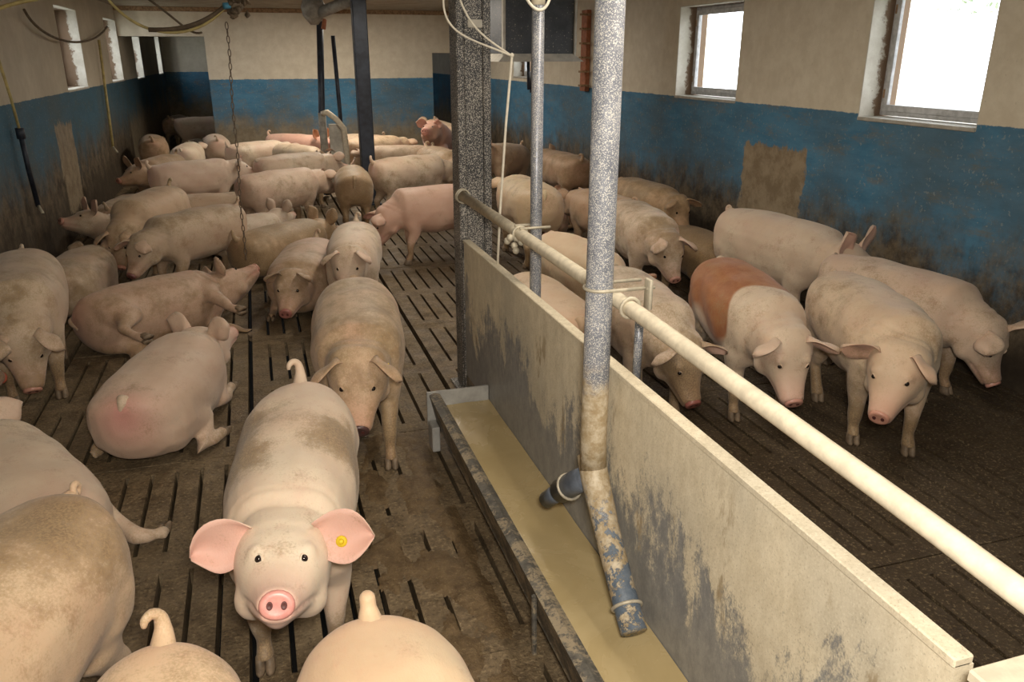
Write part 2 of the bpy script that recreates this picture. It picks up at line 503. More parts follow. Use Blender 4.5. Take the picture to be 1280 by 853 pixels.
def wall_with_openings(name, axis, a, thick, lo, hi, z1, openings, mat, reveal):
    """axis 'x': wall plane x=a running along y; openings = (lo, hi, zlo, zhi)"""
    cuts = sorted(set([lo, hi] + [o[0] for o in openings] + [o[1] for o in openings]))
    zs = sorted(set([0.0, z1] + [o[2] for o in openings] + [o[3] for o in openings]))
    m = MB(); r = MB()
    def bx(u0, u1, w0, w1):
        if axis == 'x': m.box(min(a, a + thick), u0, w0, max(a, a + thick), u1, w1)
        else: m.box(u0, min(a, a + thick), w0, u1, max(a, a + thick), w1)
    for i in range(len(cuts) - 1):
        u0, u1 = cuts[i], cuts[i + 1]
        for j in range(len(zs) - 1):
            w0, w1 = zs[j], zs[j + 1]
            um, wm = (u0 + u1) / 2, (w0 + w1) / 2
            if any(o[0] < um < o[1] and o[2] < wm < o[3] for o in openings): continue
            bx(u0, u1, w0, w1)
    o = m.build(name, mat)
    bm = bmesh.new(); bm.from_mesh(o.data)
    bmesh.ops.remove_doubles(bm, verts=bm.verts, dist=1e-5)
    # drop the inner faces between neighbouring blocks
    seen = {}
    for f in bm.faces:
        k = tuple(round(q, 4) for q in f.calc_center_median())
        seen.setdefault(k, []).append(f)
    bmesh.ops.delete(bm, geom=[f for v in seen.values() if len(v) > 1 for f in v], context='FACES')
    bmesh.ops.recalc_face_normals(bm, faces=bm.faces)
    bm.to_mesh(o.data); bm.free()
    tag(o, kind='structure')
    return o

WT = 0.32
left_open = [(10.7, 12.0, 1.50, 2.44), (14.1, 15.35, 1.50, 2.44), (17.2, 18.3, 1.47, 2.44), (21.3, 22.3, 1.47, 2.44)]
right_open = [(3.93, 4.98, 1.46, 2.36), (6.60, 7.74, 1.49, 2.36), (12.35, 13.3, 1.55, 2.36)]
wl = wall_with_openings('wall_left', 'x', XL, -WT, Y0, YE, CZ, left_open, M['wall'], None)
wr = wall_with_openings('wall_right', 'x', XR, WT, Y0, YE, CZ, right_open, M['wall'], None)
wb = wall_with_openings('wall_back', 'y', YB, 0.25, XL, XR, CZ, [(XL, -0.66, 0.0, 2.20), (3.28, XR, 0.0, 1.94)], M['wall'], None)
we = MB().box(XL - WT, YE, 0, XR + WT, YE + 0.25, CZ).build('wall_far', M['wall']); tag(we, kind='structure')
wn = MB().box(XL - WT, Y0 - 0.25, 0, XR + WT, Y0, CZ).build('wall_near', M['wall']); tag(wn, kind='structure')
ce = MB().box(XL - WT, Y0 - 0.25, CZ, XR + WT, YE + 0.25, CZ + 0.15).build('ceiling', M['ceiling']); tag(ce, kind='structure')
tr = MB().box(XL, YB - 0.09, CZ - 0.07, XR, YB, CZ, 0.008).build('trim_1', M['rusty_steel']); tag(tr, kind='structure')

# slatted floor: concrete slabs, each with two rows of slots over the pit
SX, SY, GX = 1.14, 1.75, 0.030
def slab_mesh():
    xs = [0.0]
    w = SX - GX
    slots = [0.112 * k - 0.001 for k in range(1, 10)]
    for s in slots: xs += [s - 0.0095, s + 0.0095]
    xs.append(w)
    ys = [0.0, 0.10, 0.80, 0.95, 1.65, SY - 0.008]
    v = []; f = []
    H = 0.10
    nx, ny = len(xs), len(ys)
    for z in (0, -H):
        for y in ys:
            for x in xs: v.append((x, y, z))
    idx = lambda i, j, k: k * nx * ny + j * nx + i
    hole = lambda i, j: 0 <= i < nx - 1 and 0 <= j < ny - 1 and (i % 2 == 1) and j in (1, 3)
    solid = lambda i, j: 0 <= i < nx - 1 and 0 <= j < ny - 1 and not hole(i, j)
    for j in range(ny - 1):
        for i in range(nx - 1):
            if not solid(i, j): continue
            f.append((idx(i, j, 0), idx(i + 1, j, 0), idx(i + 1, j + 1, 0), idx(i, j + 1, 0)))
            if not solid(i - 1, j): f.append((idx(i, j, 0), idx(i, j + 1, 0), idx(i, j + 1, 1), idx(i, j, 1)))
            if not solid(i + 1, j): f.append((idx(i + 1, j + 1, 0), idx(i + 1, j, 0), idx(i + 1, j, 1), idx(i + 1, j + 1, 1)))
            if not solid(i, j - 1): f.append((idx(i + 1, j, 0), idx(i, j, 0), idx(i, j, 1), idx(i + 1, j, 1)))
            if not solid(i, j + 1): f.append((idx(i, j + 1, 0), idx(i + 1, j + 1, 0), idx(i + 1, j + 1, 1), idx(i, j + 1, 1)))
    me = bpy.data.meshes.new('slab'); me.from_pydata(v, [], f); me.update()
    me.materials.append(M['floor'])
    return me
floor = MB().box(XL - 0.05, Y0, -0.62, XR + 0.05, YE, -0.55).build('floor', M['pit']); tag(floor, kind='structure')
sm = slab_mesh()
x = -2.46
while x < XR:
    y = 0.35 - SY
    j = 0
    while y < YE:
        o = bpy.data.objects.new('slab', sm)
        o.location = (x + GX / 2, y + 0.004, rng.uniform(-0.004, 0.0))
        link(o, floor)
        y += SY
    x += SX

# windows of the right-hand wall: steel frame, glass, hinge side bar; sloping sills
def window(n, y0, y1, z0, z1, side, frame=True, right=True):
    s = 1 if side == 'r' else -1
    X = XR if side == 'r' else XL
    root = empty('window_%d' % n, (X, (y0 + y1) / 2, z0)); tag(root, kind='structure')
    yy0, yy1, h = -(y1 - y0) / 2, (y1 - y0) / 2, z1 - z0
    xo = (0.20 if right else 0.285) * s
    # jamb lining, 4 mm proud of the opening so that dirt sits on it
    jm = MB()
    e = 0.006
    a, b = sorted((0.002 * s, (WT - 0.01) * s))
    jm.box(a, yy0, 0, b, yy0 + e, h); jm.box(a, yy1 - e, 0, b, yy1, h); jm.box(a, yy0, h - e, b, yy1, h)
    jm.build('jamb_lining', M['reveal'], root)
    a, b = sorted((-0.012 * s, (WT + 0.02) * s))
    MB().box(a, yy0 + e, -0.004, b, yy1 - e, 0.022, 0.004).build('sill', M['grubby_board' if right else 'reveal'], root)
    f = MB(); t = 0.045
    a, b = sorted((xo - 0.02 * s, xo + 0.025 * s))
    zb = 0.03
    Y0_, Y1_, Z1_ = yy0 + e, yy1 - e, h - e
    f.box(a, Y0_, zb, b, Y1_, zb + t, 0.004); f.box(a, Y0_, Z1_ - t, b, Y1_, Z1_, 0.004)
    f.box(a, Y0_, zb + t, b, Y0_ + t, Z1_ - t, 0.004); f.box(a, Y1_ - t, zb + t, b, Y1_, Z1_ - t, 0.004)
    fr = f.build('window_frame', M['window_frame'], root)
    g = MB(); t2 = t + 0.03
    a2, b2 = sorted((xo - 0.032 * s, xo - 0.004 * s))
    g.box(a2, Y0_ + 0.03, zb + 0.03, b2, Y1_ - 0.03, zb + t2, 0.003); g.box(a2, Y0_ + 0.03, Z1_ - t2, b2, Y1_ - 0.03, Z1_ - 0.03, 0.003)
    g.box(a2, Y0_ + 0.03, zb + t2, b2, Y0_ + t2, Z1_ - t2, 0.003); g.box(a2, Y1_ - t2, zb + t2, b2, Y1_ - 0.03, Z1_ - t2, 0.003)
    g.build('casement', M['window_frame'], root)
    a3, b3 = sorted((xo + 0.002 * s, xo + 0.007 * s))
    MB().box(a3, Y0_ + t, zb + t, b3, Y1_ - t, Z1_ - t).build('pane', M['glass'], root)
    hb = MB()
    for zz in (zb + 0.15, Z1_ - 0.15): hb.tube([(xo - 0.034 * s, Y1_ - 0.035, zz - 0.03), (xo - 0.034 * s, Y1_ - 0.035, zz + 0.03)], 0.007, 8)
    hb.build('hinge', M['rusty_steel'], root)
    return root
n = 1
for (a, b, c, d) in right_open: window(n, a, b, c, d, 'r'); n += 1
for (a, b, c, d) in left_open: window(n, a, b, c, d, 'l', right=False); n += 1

# outside: bright ground and a tree whose twigs hang before the nearest window
g = MB().box(-30, -20, -0.9, 45, 50, -0.8).build('ground_outside', M['outdoor_ground']); tag(g, kind='structure')
tree = empty('leafy_tree', (9.6, 7.9, -0.5))
tag(tree, 'green leafy tree outside, its twigs seen through the nearest window', 'tree')
tk = MB().tube([(0, 0, 0), (0.1, 0, 1.5), (0.0, 0.1, 3.2), (-0.2, 0, 5.0)], [0.17, 0.14, 0.11, 0.05], 10)
for k in range(9):
    a = k * 2.4; z = 2.6 + 0.25 * k
    tk.tube([(0, 0, z), (0.7 * math.cos(a), 0.7 * math.sin(a), z + 0.4), (1.6 * math.cos(a), 1.6 * math.sin(a), z + 0.3)], [0.05, 0.035, 0.012], 6)
tk.build('trunk', M['bark'], tree)
lv = MB()
for k in range(2600):
    a = rng.uniform(0, 2 * PI); r = 1.9 * rng.uniform(0.15, 1) ** 0.6; z = rng.uniform(2.9, 5.6)
    r *= math.sin(PI * min(1, max(0.05, (z - 2.2) / 3.6))) ** 0.5
    c = Vector((r * math.cos(a), r * math.sin(a), z))
    d1 = Vector(rng.uniform(-1, 1, 3)).normalized() * 0.05
    d2 = d1.cross(Vector(rng.uniform(-1, 1, 3))).normalized() * 0.022
    lv.add([c - d1, c + d2, c + d1, c - d2], [(0, 1, 2, 3)])
lo = lv.build('foliage', M['leaf'], tree); tag(lo, kind='stuff')
# ------------------------------------------------------------ partition, trough and pipework
PX = 1.03
p = empty('partition_panel', (PX, 2.4, 0.2))
tag(p, 'long grey steel partition panel crusted with dried feed, between the trough and the right pen', 'partition')
T = lambda o, lx, ly, lz: o
def W(mb, root):
    """world-coordinate shapes -> local to the root"""
    l = root.location
    mb.v = [(a - l.x, b - l.y, c - l.z) for a, b, c in mb.v]
    return mb
me_ = MB().box(PX, 0.80, 0.16, PX + 0.03, 4.17, 0.935)
W(me_, p).build('sheet', M['panel'], p)
q = MB()
q.box(PX - 0.004, 0.80, 0.930, PX + 0.038, 4.17, 0.950, 0.003).box(PX + 0.030, 0.80, 0.86, PX + 0.040, 4.17, 0.931)
W(q, p).build('top_flange', M['panel'], p)
q = MB().box(PX - 0.006, 4.165, 0.06, PX + 0.05, 4.20, 0.952, 0.006)
W(q, p).build('end_strip', M['speckled_dark_steel'], p)
q = MB()
q.box(PX + 0.0, 0.80, 0.0, PX + 0.04, 4.17, 0.16)
W(q, p).build('foot_board', M['trough'], p)

cb = empty('cross_partition', (2.5, 0.74, 0)); tag(cb, 'cream crusted cross board at the lower right corner, meeting the end of the long panel', 'partition')
W(MB().box(1.00, 0.70, 0.10, 2.2, 0.735, 0.97, 0.004), cb).build('board', M['panel'], cb)
W(MB().box(0.985, 0.665, 0.968, 2.2, 0.745, 0.992, 0.004), cb).build('top_flange', M['dusty_rail'], cb)

tro = empty('feed_trough', (0.88, 2.3, 0)); tag(tro, 'long steel feed trough on the slats along the partition panel', 'trough')
def sideplate(x0, x1, ya, yb, z0, z1): return MB().box(x0, ya, z0, x1, yb, z1, 0.004)
TY0, TY1 = 0.2, 3.68
s = MB()
s.add([(0.712, TY0, 0.270), (0.742, TY0, 0.280), (0.768, TY0, 0.270), (0.80, TY0, 0.13), (0.785, TY0, 0.13), (0.755, TY0, 0.262), (0.72, TY0, 0.262), (0.725, TY0, 0.10), (0.708, TY0, 0.10)][:3] + [(0.785, TY0, 0.12), (0.745, TY0, 0.12)] +
      [(0.712, TY1, 0.270), (0.742, TY1, 0.280), (0.768, TY1, 0.270), (0.785, TY1, 0.12), (0.745, TY1, 0.12)],
      [(0, 1, 2, 3, 4)] + [(i, i + 5, (i + 1) % 5 + 5, (i + 1) % 5) for i in range(5)] + [(9, 8, 7, 6, 5)])
W(s, tro).build('side_wall', M['trough'], tro)
W(MB().box(0.745, TY0, 0.105, PX - 0.004, TY1, 0.125), tro).build('trough_floor', M['trough'], tro)
W(MB().box(0.70, TY1 - 0.002, 0.10, PX - 0.004, TY1 + 0.012, 0.285, 0.002), tro).build('end_plate', M['trough_end'], tro)
for yy in (3.57,):
    W(MB().box(0.70, yy - 0.0, 0.0, 0.74, yy + 0.10, 0.135, 0.004), tro).build('foot', M['trough_end'], tro)
W(MB().tube([(0.722, 2.05, 0.0), (0.712, 2.03, 0.25)], 0.009, 8), tro).build('bracket_rod', M['trough'], tro)
# liquid feed: a very slightly uneven surface
v = []; f = []
nx_, ny_ = 12, 120
for j in range(ny_):
    for i in range(nx_):
        xx = 0.778 + (PX - 0.002 - 0.778) * i / (nx_ - 1); yy = TY0 + (TY1 - 0.004 - TY0) * j / (ny_ - 1)
        v.append((xx, yy, 0.205 + 0.0022 * math.sin(yy * 9 + xx * 14) * math.sin(xx * 31 + yy * 3)))
for j in range(ny_ - 1):
    for i in range(nx_ - 1): f.append((j * nx_ + i, j * nx_ + i + 1, (j + 1) * nx_ + i + 1, (j + 1) * nx_ + i))
feed = mesh_obj('liquid_feed', v, f, M['feed'], None, True)
tag(feed, 'yellow-brown liquid feed filling the steel trough', 'feed', kind='stuff')

# rail
rail = empty('guard_rail', (PX + 0.02, 2.4, 1.15)); tag(rail, 'cream dust-covered tubular rail running above the partition panel', 'rail')
W(MB().tube([(1.03, 4.24, 1.19), (1.03, 3.2, 1.187), (1.025, 2.0, 1.182), (1.01, 0.9, 1.160), (0.995, 0.1, 1.135)], [0.026, 0.025, 0.024, 0.022, 0.021], 20), rail).build('tube', M['dusty_rail'], rail, True)
q = MB()
for k in range(2):
    q.tube([(1.03 + 0.036 * math.cos(a), 4.15 + 0.03 * k + 0.01 * math.sin(2 * a), 1.189 + 0.036 * math.sin(a)) for a in [2 * PI * i / 14 for i in range(14)]], 0.005, 6, closed=True)
W(q, rail).build('tie_wire', M['wire'], rail, True)
def clamp(y, zr, xr, xp, rp, nm='pipe_clamp'):
    """wire bracket: two prongs from around the pipe, over the rail to a small bolted plate"""
    q = MB()
    for dz in (0.045,):
        ring = [(xp + (rp + 0.005) * math.cos(a), y + (rp + 0.005) * math.sin(a), zr + dz) for a in [PI * 0.5 + PI * i / 10 for i in range(11)]]
        q.tube([(xr + 0.10, y + rp + 0.005, zr + dz)] + ring + [(xr + 0.10, y - rp - 0.005, zr + dz)], 0.0055, 8)
    W(q, rail).build('clamp_bracket', M['wire'], rail, True)
    q = MB()
    q.tube([(xr + 0.031 * math.cos(a), y - 0.09, zr + 0.031 * math.sin(a)) for a in [2 * PI * i / 16 for i in range(16)]], 0.0055, 8, closed=True)
    q.box(xr + 0.07, y - 0.075, zr - 0.02, xr + 0.082, y - 0.035, zr + 0.075, 0.003)
    q.ball((xr + 0.078, y - 0.055, zr + 0.045), 0.012, 8)
    W(q, rail).build('clamp_bolt', M['wire'], rail, True)

# thin speckled pipe behind the panel
tp_ = empty('water_pipe', (1.105, 3.18, 0)); tag(tp_, 'thin grey speckled pipe standing just behind the rail, middle of the three uprights', 'pipe')
W(MB().tube([(1.105, 3.18, 0.04), (1.105, 3.18, 1.2), (1.105, 3.18, CZ)], 0.025, 18), tp_).build('tube', M['speckled_grey_pipe'], tp_, True)
W(MB().tube([(1.105, 3.18, 2.085), (1.105, 3.18, 2.16)], 0.0275, 18), tp_).build('sleeve', M['dusty_rail'], tp_, True)
q = MB()
q.tube([(1.03 + 0.031 * math.cos(a), 3.17, 1.187 + 0.031 * math.sin(a)) for a in [2 * PI * i / 16 for i in range(16)]], 0.006, 8, closed=True)
q.tube([(1.02, 3.21, 1.215), (1.105 + .03, 3.21, 1.215)], 0.006, 8); q.tube([(1.02, 3.14, 1.215), (1.105 + .05, 3.14, 1.215)], 0.006, 8)
for k in range(7): q.ball((1.0 + rng.uniform(-.03, .03), 3.16 + rng.uniform(-.03, .03), 1.165 + rng.uniform(-.045, .03)), 0.016, 7)
W(q, rail).build('clamp_bolt', M['wire'], rail, True)

# the down pipe that fills the trough
fp = empty('feed_down_pipe', (0.962, 2.17, 0)); tag(fp, 'thick grey speckled feed pipe caked with feed, forking down into the trough', 'pipe')
q = MB(); q.tube([(0.962, 2.17, CZ), (0.962, 2.17, 1.3), (0.962, 2.17, 0.72), (0.964, 2.17, 0.60)], [0.042, 0.042, 0.043, 0.046], 24)
W(q, fp).build('tube', M['feedpipe'], fp, True)
q = MB(); q.tube([(0.966, 2.20, 0.64), (0.964, 2.15, 0.575), (0.955, 2.02, 0.455), (0.940, 1.86, 0.345), (0.932, 1.75, 0.275)], [0.046, 0.047, 0.042, 0.041, 0.041], 24)
W(q, fp).build('lower_branch', M['feedpipe'], fp, True)
q = MB(); q.tube([(0.966, 2.16, 0.58), (0.945, 2.26, 0.505), (0.918, 2.345, 0.425)], [0.042, 0.043, 0.043], 22)
W(q, fp).build('side_branch', M['blue_grey_plastic'], fp, True)
q = MB(); q.tube([(0.922, 2.335, 0.437), (0.895, 2.42, 0.350)], [0.034, 0.032], 20)
W(q, fp).build('rubber_outlet', M['blue_grey_plastic'], fp, True)
def collar(c, ax, r):
    ax = Vector(ax).normalized(); u = ax.cross(Vector((0, 0, 1))).normalized(); w = ax.cross(u)
    return [Vector(c) + (u * math.cos(a) + w * math.sin(a)) * r for a in [2 * PI * i / 20 for i in range(20)]]
for c, ax, r in (((0.934, 2.30, 0.465), (-0.027, 0.085, -0.08), 0.046), ((0.9365, 1.815, 0.317), (-0.01, -0.12, -0.08), 0.045)):
    W(MB().tube(collar(c, ax, r), 0.0055, 8, closed=True), fp).build('hose_clip', M['wire'], fp, True)
clamp(2.17, 1.183, 1.026, 0.962, 0.042)
rod = MB().tube([(1.105, 2.17, 0.90), (1.105, 2.17, 1.14)], 0.014, 12); W(rod, rail).build('hanging_rod', M['speckled_grey_pipe'], rail, True)

# steel posts
def hpost(name, x, y, w, d, z1, mat, label, t=0.014, ch=0.003):
    r = empty(name, (x, y, 0)); tag(r, label, 'post')
    m = MB(); m.box(-w / 2, -d / 2, 0, w / 2, -d / 2 + t, z1, ch).box(-w / 2, d / 2 - t, 0, w / 2, d / 2, z1, ch)
    m.build('flange', mat, r)
    MB().box(-t / 2, -d / 2 + t, 0, t / 2, d / 2 - t, z1).build('web', mat, r)
    MB().box(-w / 2 - .03, -d / 2 - .03, 0, w / 2 + .03, d / 2 + .03, 0.015, 0.002).build('base_plate', mat, r)
    return r
p1 = empty('steel_post', (1.135, 4.36, 0)); tag(p1, 'broad dark speckled steel post at the far end of the partition panel', 'post')
MB().box(-0.093, -0.075, 0, -0.050, 0.085, CZ, 0.006).build('side_flange', M['speckled_dark_steel'], p1)
MB().box(-0.050, -0.062, 0, 0.052, 0.075, CZ, 0.006).build('web', M['speckled_dark_steel'], p1)
MB().box(0.050, -0.078, 0, 0.092, 0.085, CZ, 0.006).build('side_flange', M['speckled_dark_steel'], p1)
MB().box(-0.13, -0.12, 0, 0.13, 0.12, 0.014, 0.003).build('base_plate', M['speckled_dark_steel'], p1)
MB().box(-0.028, -0.069, 2.035, 0.07, -0.062, 2.075, 0.002).build('tape_patch', M['grubby_board'], p1)
MB().tube([(-0.05, -0.066, 1.995), (0.05, -0.07, 1.965), (0.093, -0.08, 1.95)], 0.004, 6).build('cable_tie', M['dark_post'], p1)
p2 = empty('square_post', (1.40, 10.9, 0)); tag(p2, 'dark blue-black square steel post far back in the left pen', 'post')
MB().box(-0.09, -0.09, 0, 0.09, 0.09, CZ, 0.012).build('shaft', M['dark_post'], p2)
MB().box(-0.14, -0.14, 0, 0.14, 0.14, 0.02, 0.003).build('base_plate', M['dark_post'], p2)

# cords
c1 = empty('cord', (1.1, 3.6, 1.9)); tag(c1, 'off-white cord looping in from the top and hanging straight down before the broad post', 'cord')
q = MB(); q.tube([(1.05, 3.6, 0.82), (1.07, 3.6, 1.2), (1.10, 3.6, 1.6), (1.129, 3.6, 1.895)], 0.0062, 8)
W(q, c1).build('straight_length', M['white_cord'], c1, True)
q = MB(); q.tube(bez((0.826, 3.6, 2.16), (0.80, 3.6, 1.98), (0.93, 3.6, 1.975), (1.129, 3.6, 1.897), 20), 0.0045, 8)
W(q, c1).build('loop', M['white_cord'], c1, True)
q = MB(); q.tube(bez((0.885, 3.6, 2.16), (0.93, 3.6, 2.00), (1.03, 3.6, 1.96), (1.129, 3.6, 1.897), 20), 0.0045, 8)
W(q, c1).build('loop', M['white_cord'], c1, True)
q = MB(); q.ball((1.129, 3.6, 1.9), 0.011, 8); W(q, c1).build('knot', M['white_cord'], c1, True)
c2 = MB().tube(bez((1.02, 3.1, 2.12), (1.06, 3.1, 2.04), (1.12, 3.1, 2.04), (1.13, 3.1, 2.14), 12), 0.006, 8).build('cord', M['white_cord'], None, True)
tag(c2, 'short off-white cord loop at the very top beside the thin speckled pipe', 'cord')

# grey chute hanging from the ceiling
bx_ = empty('hanging_chute', (2.80, 8.3, 1.84)); tag(bx_, 'dark grey metal chute hanging from the ceiling with a flared dusty skirt', 'chute')
MB().box(-0.36, -0.30, 0.07, 0.36, 0.30, CZ - 1.84, 0.01).build('housing', M['speckled_box'], bx_)
q = MB()
q.loft([[(-0.36, -0.30, 0.075), (0.36, -0.30, 0.075), (0.36, 0.30, 0.075), (-0.36, 0.30, 0.075)], [(-0.45, -0.37, 0.0), (0.45, -0.37, 0.0), (0.45, 0.37, 0.0), (-0.45, 0.37, 0.0)]])
q.build('skirt', M['grubby_board'], bx_)
MB().box(0.362, -0.32, 0.06, 0.385, -0.26, CZ - 1.84).build('corner_strip', M['grubby_board'], bx_)
MB().box(-0.385, -0.32, 0.06, -0.362, -0.26, CZ - 1.84).build('corner_strip', M['grubby_board'], bx_)
for k, (dx, ln) in enumerate(((-0.02, 0.28), (0.03, 0.31), (0.07, 0.26))):
    MB().tube([(dx, 0, 0.0), (dx * 0.6, 0, -ln)], 0.018, 8).build('tether', M['dark_post'], bx_, True)
lb = empty('peg_strip', (XR - 0.035, 10.12, 1.46)); tag(lb, 'rust-orange upright strip with pegs on the right-hand wall', 'strip')
MB().box(-0.03, -0.09, 0, 0.03, 0.09, 0.98, 0.005).build('strip', M['orange_plastic'], lb)
for k in range(6): MB().box(-0.12, -0.17, 0.06 + 0.17 * k, 0.0, -0.07, 0.085 + 0.17 * k, 0.003).build('peg', M['rusty_steel'], lb)

# feeder stand at the back: two pipes, a white board and its conveyor above
fd = empty('feeder_stand', (1.0, 11.7, 0)); tag(fd, 'narrow upright feeder stand with white board, left of the dark blue post', 'feeder')
q = MB().tube([(-0.10, 0, 0.02), (-0.09, 0, 1.1), (-0.02, 0, 2.33)], 0.045, 14); q.build('down_pipe', M['dark_post'], fd, True)
MB().tube([(-0.085, 0, 0.4), (-0.088, 0, 1.15)], 0.052, 14).build('sleeve', M['dusty_steel'], fd, True)
MB().tube([(0.17, 0.02, 0.5), (0.16, 0.02, 1.3), (0.14, 0.02, 2.15)], 0.028, 12).build('rear_pipe', M['dark_post'], fd, True)
MB().tube([(-0.09, -0.03, 1.14), (-0.02, -0.06, 1.16), (0.10, -0.08, 1.06), (0.19, -0.08, 0.94), (0.21, -0.06, 0.6), (0.21, -0.06, 0.02)], 0.04, 10).build('curved_rail', M['dusty_rail'], fd, True)
MB().box(-0.01, -0.05, 0.15, 0.19, -0.02, 1.0, 0.004).build('white_board', M['grubby_board'], fd)
cv = empty('feed_conveyor', (1.1, 11.3, 2.45)); tag(cv, 'dusty grey conveyor tube with a round hopper under the ceiling by the far post', 'conveyor')
MB().tube([(-0.14, 0.25, -0.03), (0.28, -0.28, 0.13)], 0.07, 16).build('tube', M['dusty_steel'], cv, True)
MB().loft([[(-0.20 + r_ * math.cos(a), 0.30 + r_ * math.sin(a), zz) for a in [2 * PI * k / 16 for k in range(16)]] for r_, zz in ((0.05, -0.17), (0.14, -0.06), (0.16, 0.05), (0.12, 0.16), (0.05, 0.20))]).build('hopper', M['dusty_steel'], cv, True)
MB().tube([(-0.09, 0.30, -0.22), (-0.06, 0.32, -0.10)], 0.03, 8).build('red_cap', M['orange_plastic'], cv, True)

# chain: links alternate
ch = empty('hanging_chain', (-0.115, 6.5, 2.12)); tag(ch, 'thin rusty chain hanging from the cable bundle down among the pigs', 'chain')
ln = 0.046
cl = MB()
ring = [(0.0095 * math.cos(a), 0, 0.0265 * math.sin(a)) for a in [2 * PI * k / 10 for k in range(10)]]
cl.tube(ring, 0.0038, 5, closed=True)
lme = bpy.data.meshes.new('chain_link'); lme.from_pydata(cl.v, [], cl.f); lme.update(); lme.materials.append(M['chain_steel'])
for k in range(38):
    o = bpy.data.objects.new('chain_link', lme)
    o.location = (-0.0015 * k + 0.004 * math.sin(k * .4), 0.003 * math.cos(k * .5), -0.02 - ln * k)
    o.rotation_euler = (0, 0, (k % 2) * PI / 2 + 0.3 * math.sin(k))
    link(o, ch)

# cables and the bundle near the ceiling
cbn = empty('cable_bundle', (-0.02, 6.5, 2.2)); tag(cbn, 'lumpy dirty cable bundle with a blue plug under the ceiling', 'cable')
q = MB()
for k in range(22):
    a = Vector((rng.uniform(-.08, .06), rng.uniform(-.05, .05), rng.uniform(-.05, .10)))
    pts = [a + Vector(rng.uniform(-.035, .035, 3)) * j for j in (-1.0, -0.4, 0.2, 0.9)]
    q.tube(pts, [0.006, rng.uniform(.012, .022), rng.uniform(.010, .02), 0.005], 7)
q.build('clump', M['brown_cable'], cbn, True)
MB().tube([(-0.10, -0.04, 0.03), (-0.06, -0.02, 0.035)], 0.022, 10).build('blue_plug', M['blue_plastic'], cbn, True)
MB().tube(bez((-0.08, 0, 0.04), (-0.25, 0, -0.10), (-0.42, 0, -0.14), (-0.62, 0, -0.13), 12), 0.016, 8).build('grey_sleeve', M['brown_cable'], cbn, True)
MB().tube([(0, 0, 0.05), (0.02, 0, 0.46)], 0.012, 8).build('hanger', M['brown_cable'], cbn, True)
yh = MB().tube(bez((-0.90, 6.5, 2.32), (-0.75, 6.5, 2.0), (-0.35, 6.5, 1.96), (-0.10, 6.5, 2.235), 20), 0.010, 8).build('yellow_hose', M['yellow_hose'], None, True)
tag(yh, 'yellow hose sagging from the ceiling to the cable bundle', 'hose')
bc = MB().tube(bez((-0.72, 6.8, 2.34), (-0.45, 6.8, 2.16), (-0.40, 6.8, 2.03), (-0.30, 6.75, 2.06), 14), 0.008, 8).build('brown_cable', M['brown_cable'], None, True)
tag(bc, 'thin brown cable crossing behind the sagging yellow hose', 'cable')
gc = MB().tube(bez((-1.93, 9.0, 2.30), (-1.9, 9.3, 1.98), (-1.9, 12.0, 1.94), (-1.93, 13.9, 2.3), 20), 0.013, 8).build('wall_shadow_tube', M['brown_cable'], None, True)  # solid dark tube put where only a soft shadow lies on the wall
tag(gc, 'brown tube standing in for a soft shadow sagging along the left wall below the windows tops', 'cable')
yt = MB().tube(bez((-1.75, 6.0, 2.02), (-1.6, 6.0, 2.10), (-1.4, 6.0, 2.20), (-1.2, 6.0, 2.23), 10), 0.012, 8).build('yellow_hose', M['yellow_hose'], None, True)
tag(yt, 'piece of dirty yellow hose in the top left corner', 'hose')

# drinkers on the left wall
d1 = empty('drinker_line', (-1.93, 8.0, 0.6)); tag(d1, 'yellow hose and dark drop pipe with a steel nipple on the left wall', 'drinker')
W(MB().tube([(-1.93, 7.75, 2.02), (-1.93, 7.95, 1.55), (-1.93, 8.02, 1.27)], 0.012, 8), d1).build('yellow_hose', M['yellow_hose'], d1, True)
W(MB().tube([(-1.93, 8.02, 1.30), (-1.93, 8.05, 0.95), (-1.93, 8.12, 0.62)], 0.022, 10), d1).build('drop_pipe', M['dark_post'], d1, True)
W(MB().tube([(-1.93, 8.02, 1.31), (-1.93, 8.02, 1.22)], 0.036, 10), d1).build('joint', M['dark_post'], d1, True)
W(MB().tube([(-1.93, 8.12, 0.63), (-1.88, 8.02, 0.57)], 0.014, 8), d1).build('nipple', M['wire'], d1, True)
d2 = empty('drinker_line', (-1.93, 12.9, 0.6)); tag(d2, 'thin yellowish drop pipe between the two nearest left windows', 'drinker')
W(MB().tube([(-1.95, 13.1, 2.1), (-1.95, 12.95, 1.4), (-1.95, 12.8, 0.66)], 0.018, 8), d2).build('drop_pipe', M['yellow_hose'], d2, True)
W(MB().tube([(-1.95, 12.8, 0.67), (-1.89, 12.7, 0.60)], 0.016, 8), d2).build('nipple', M['wire'], d2, True)

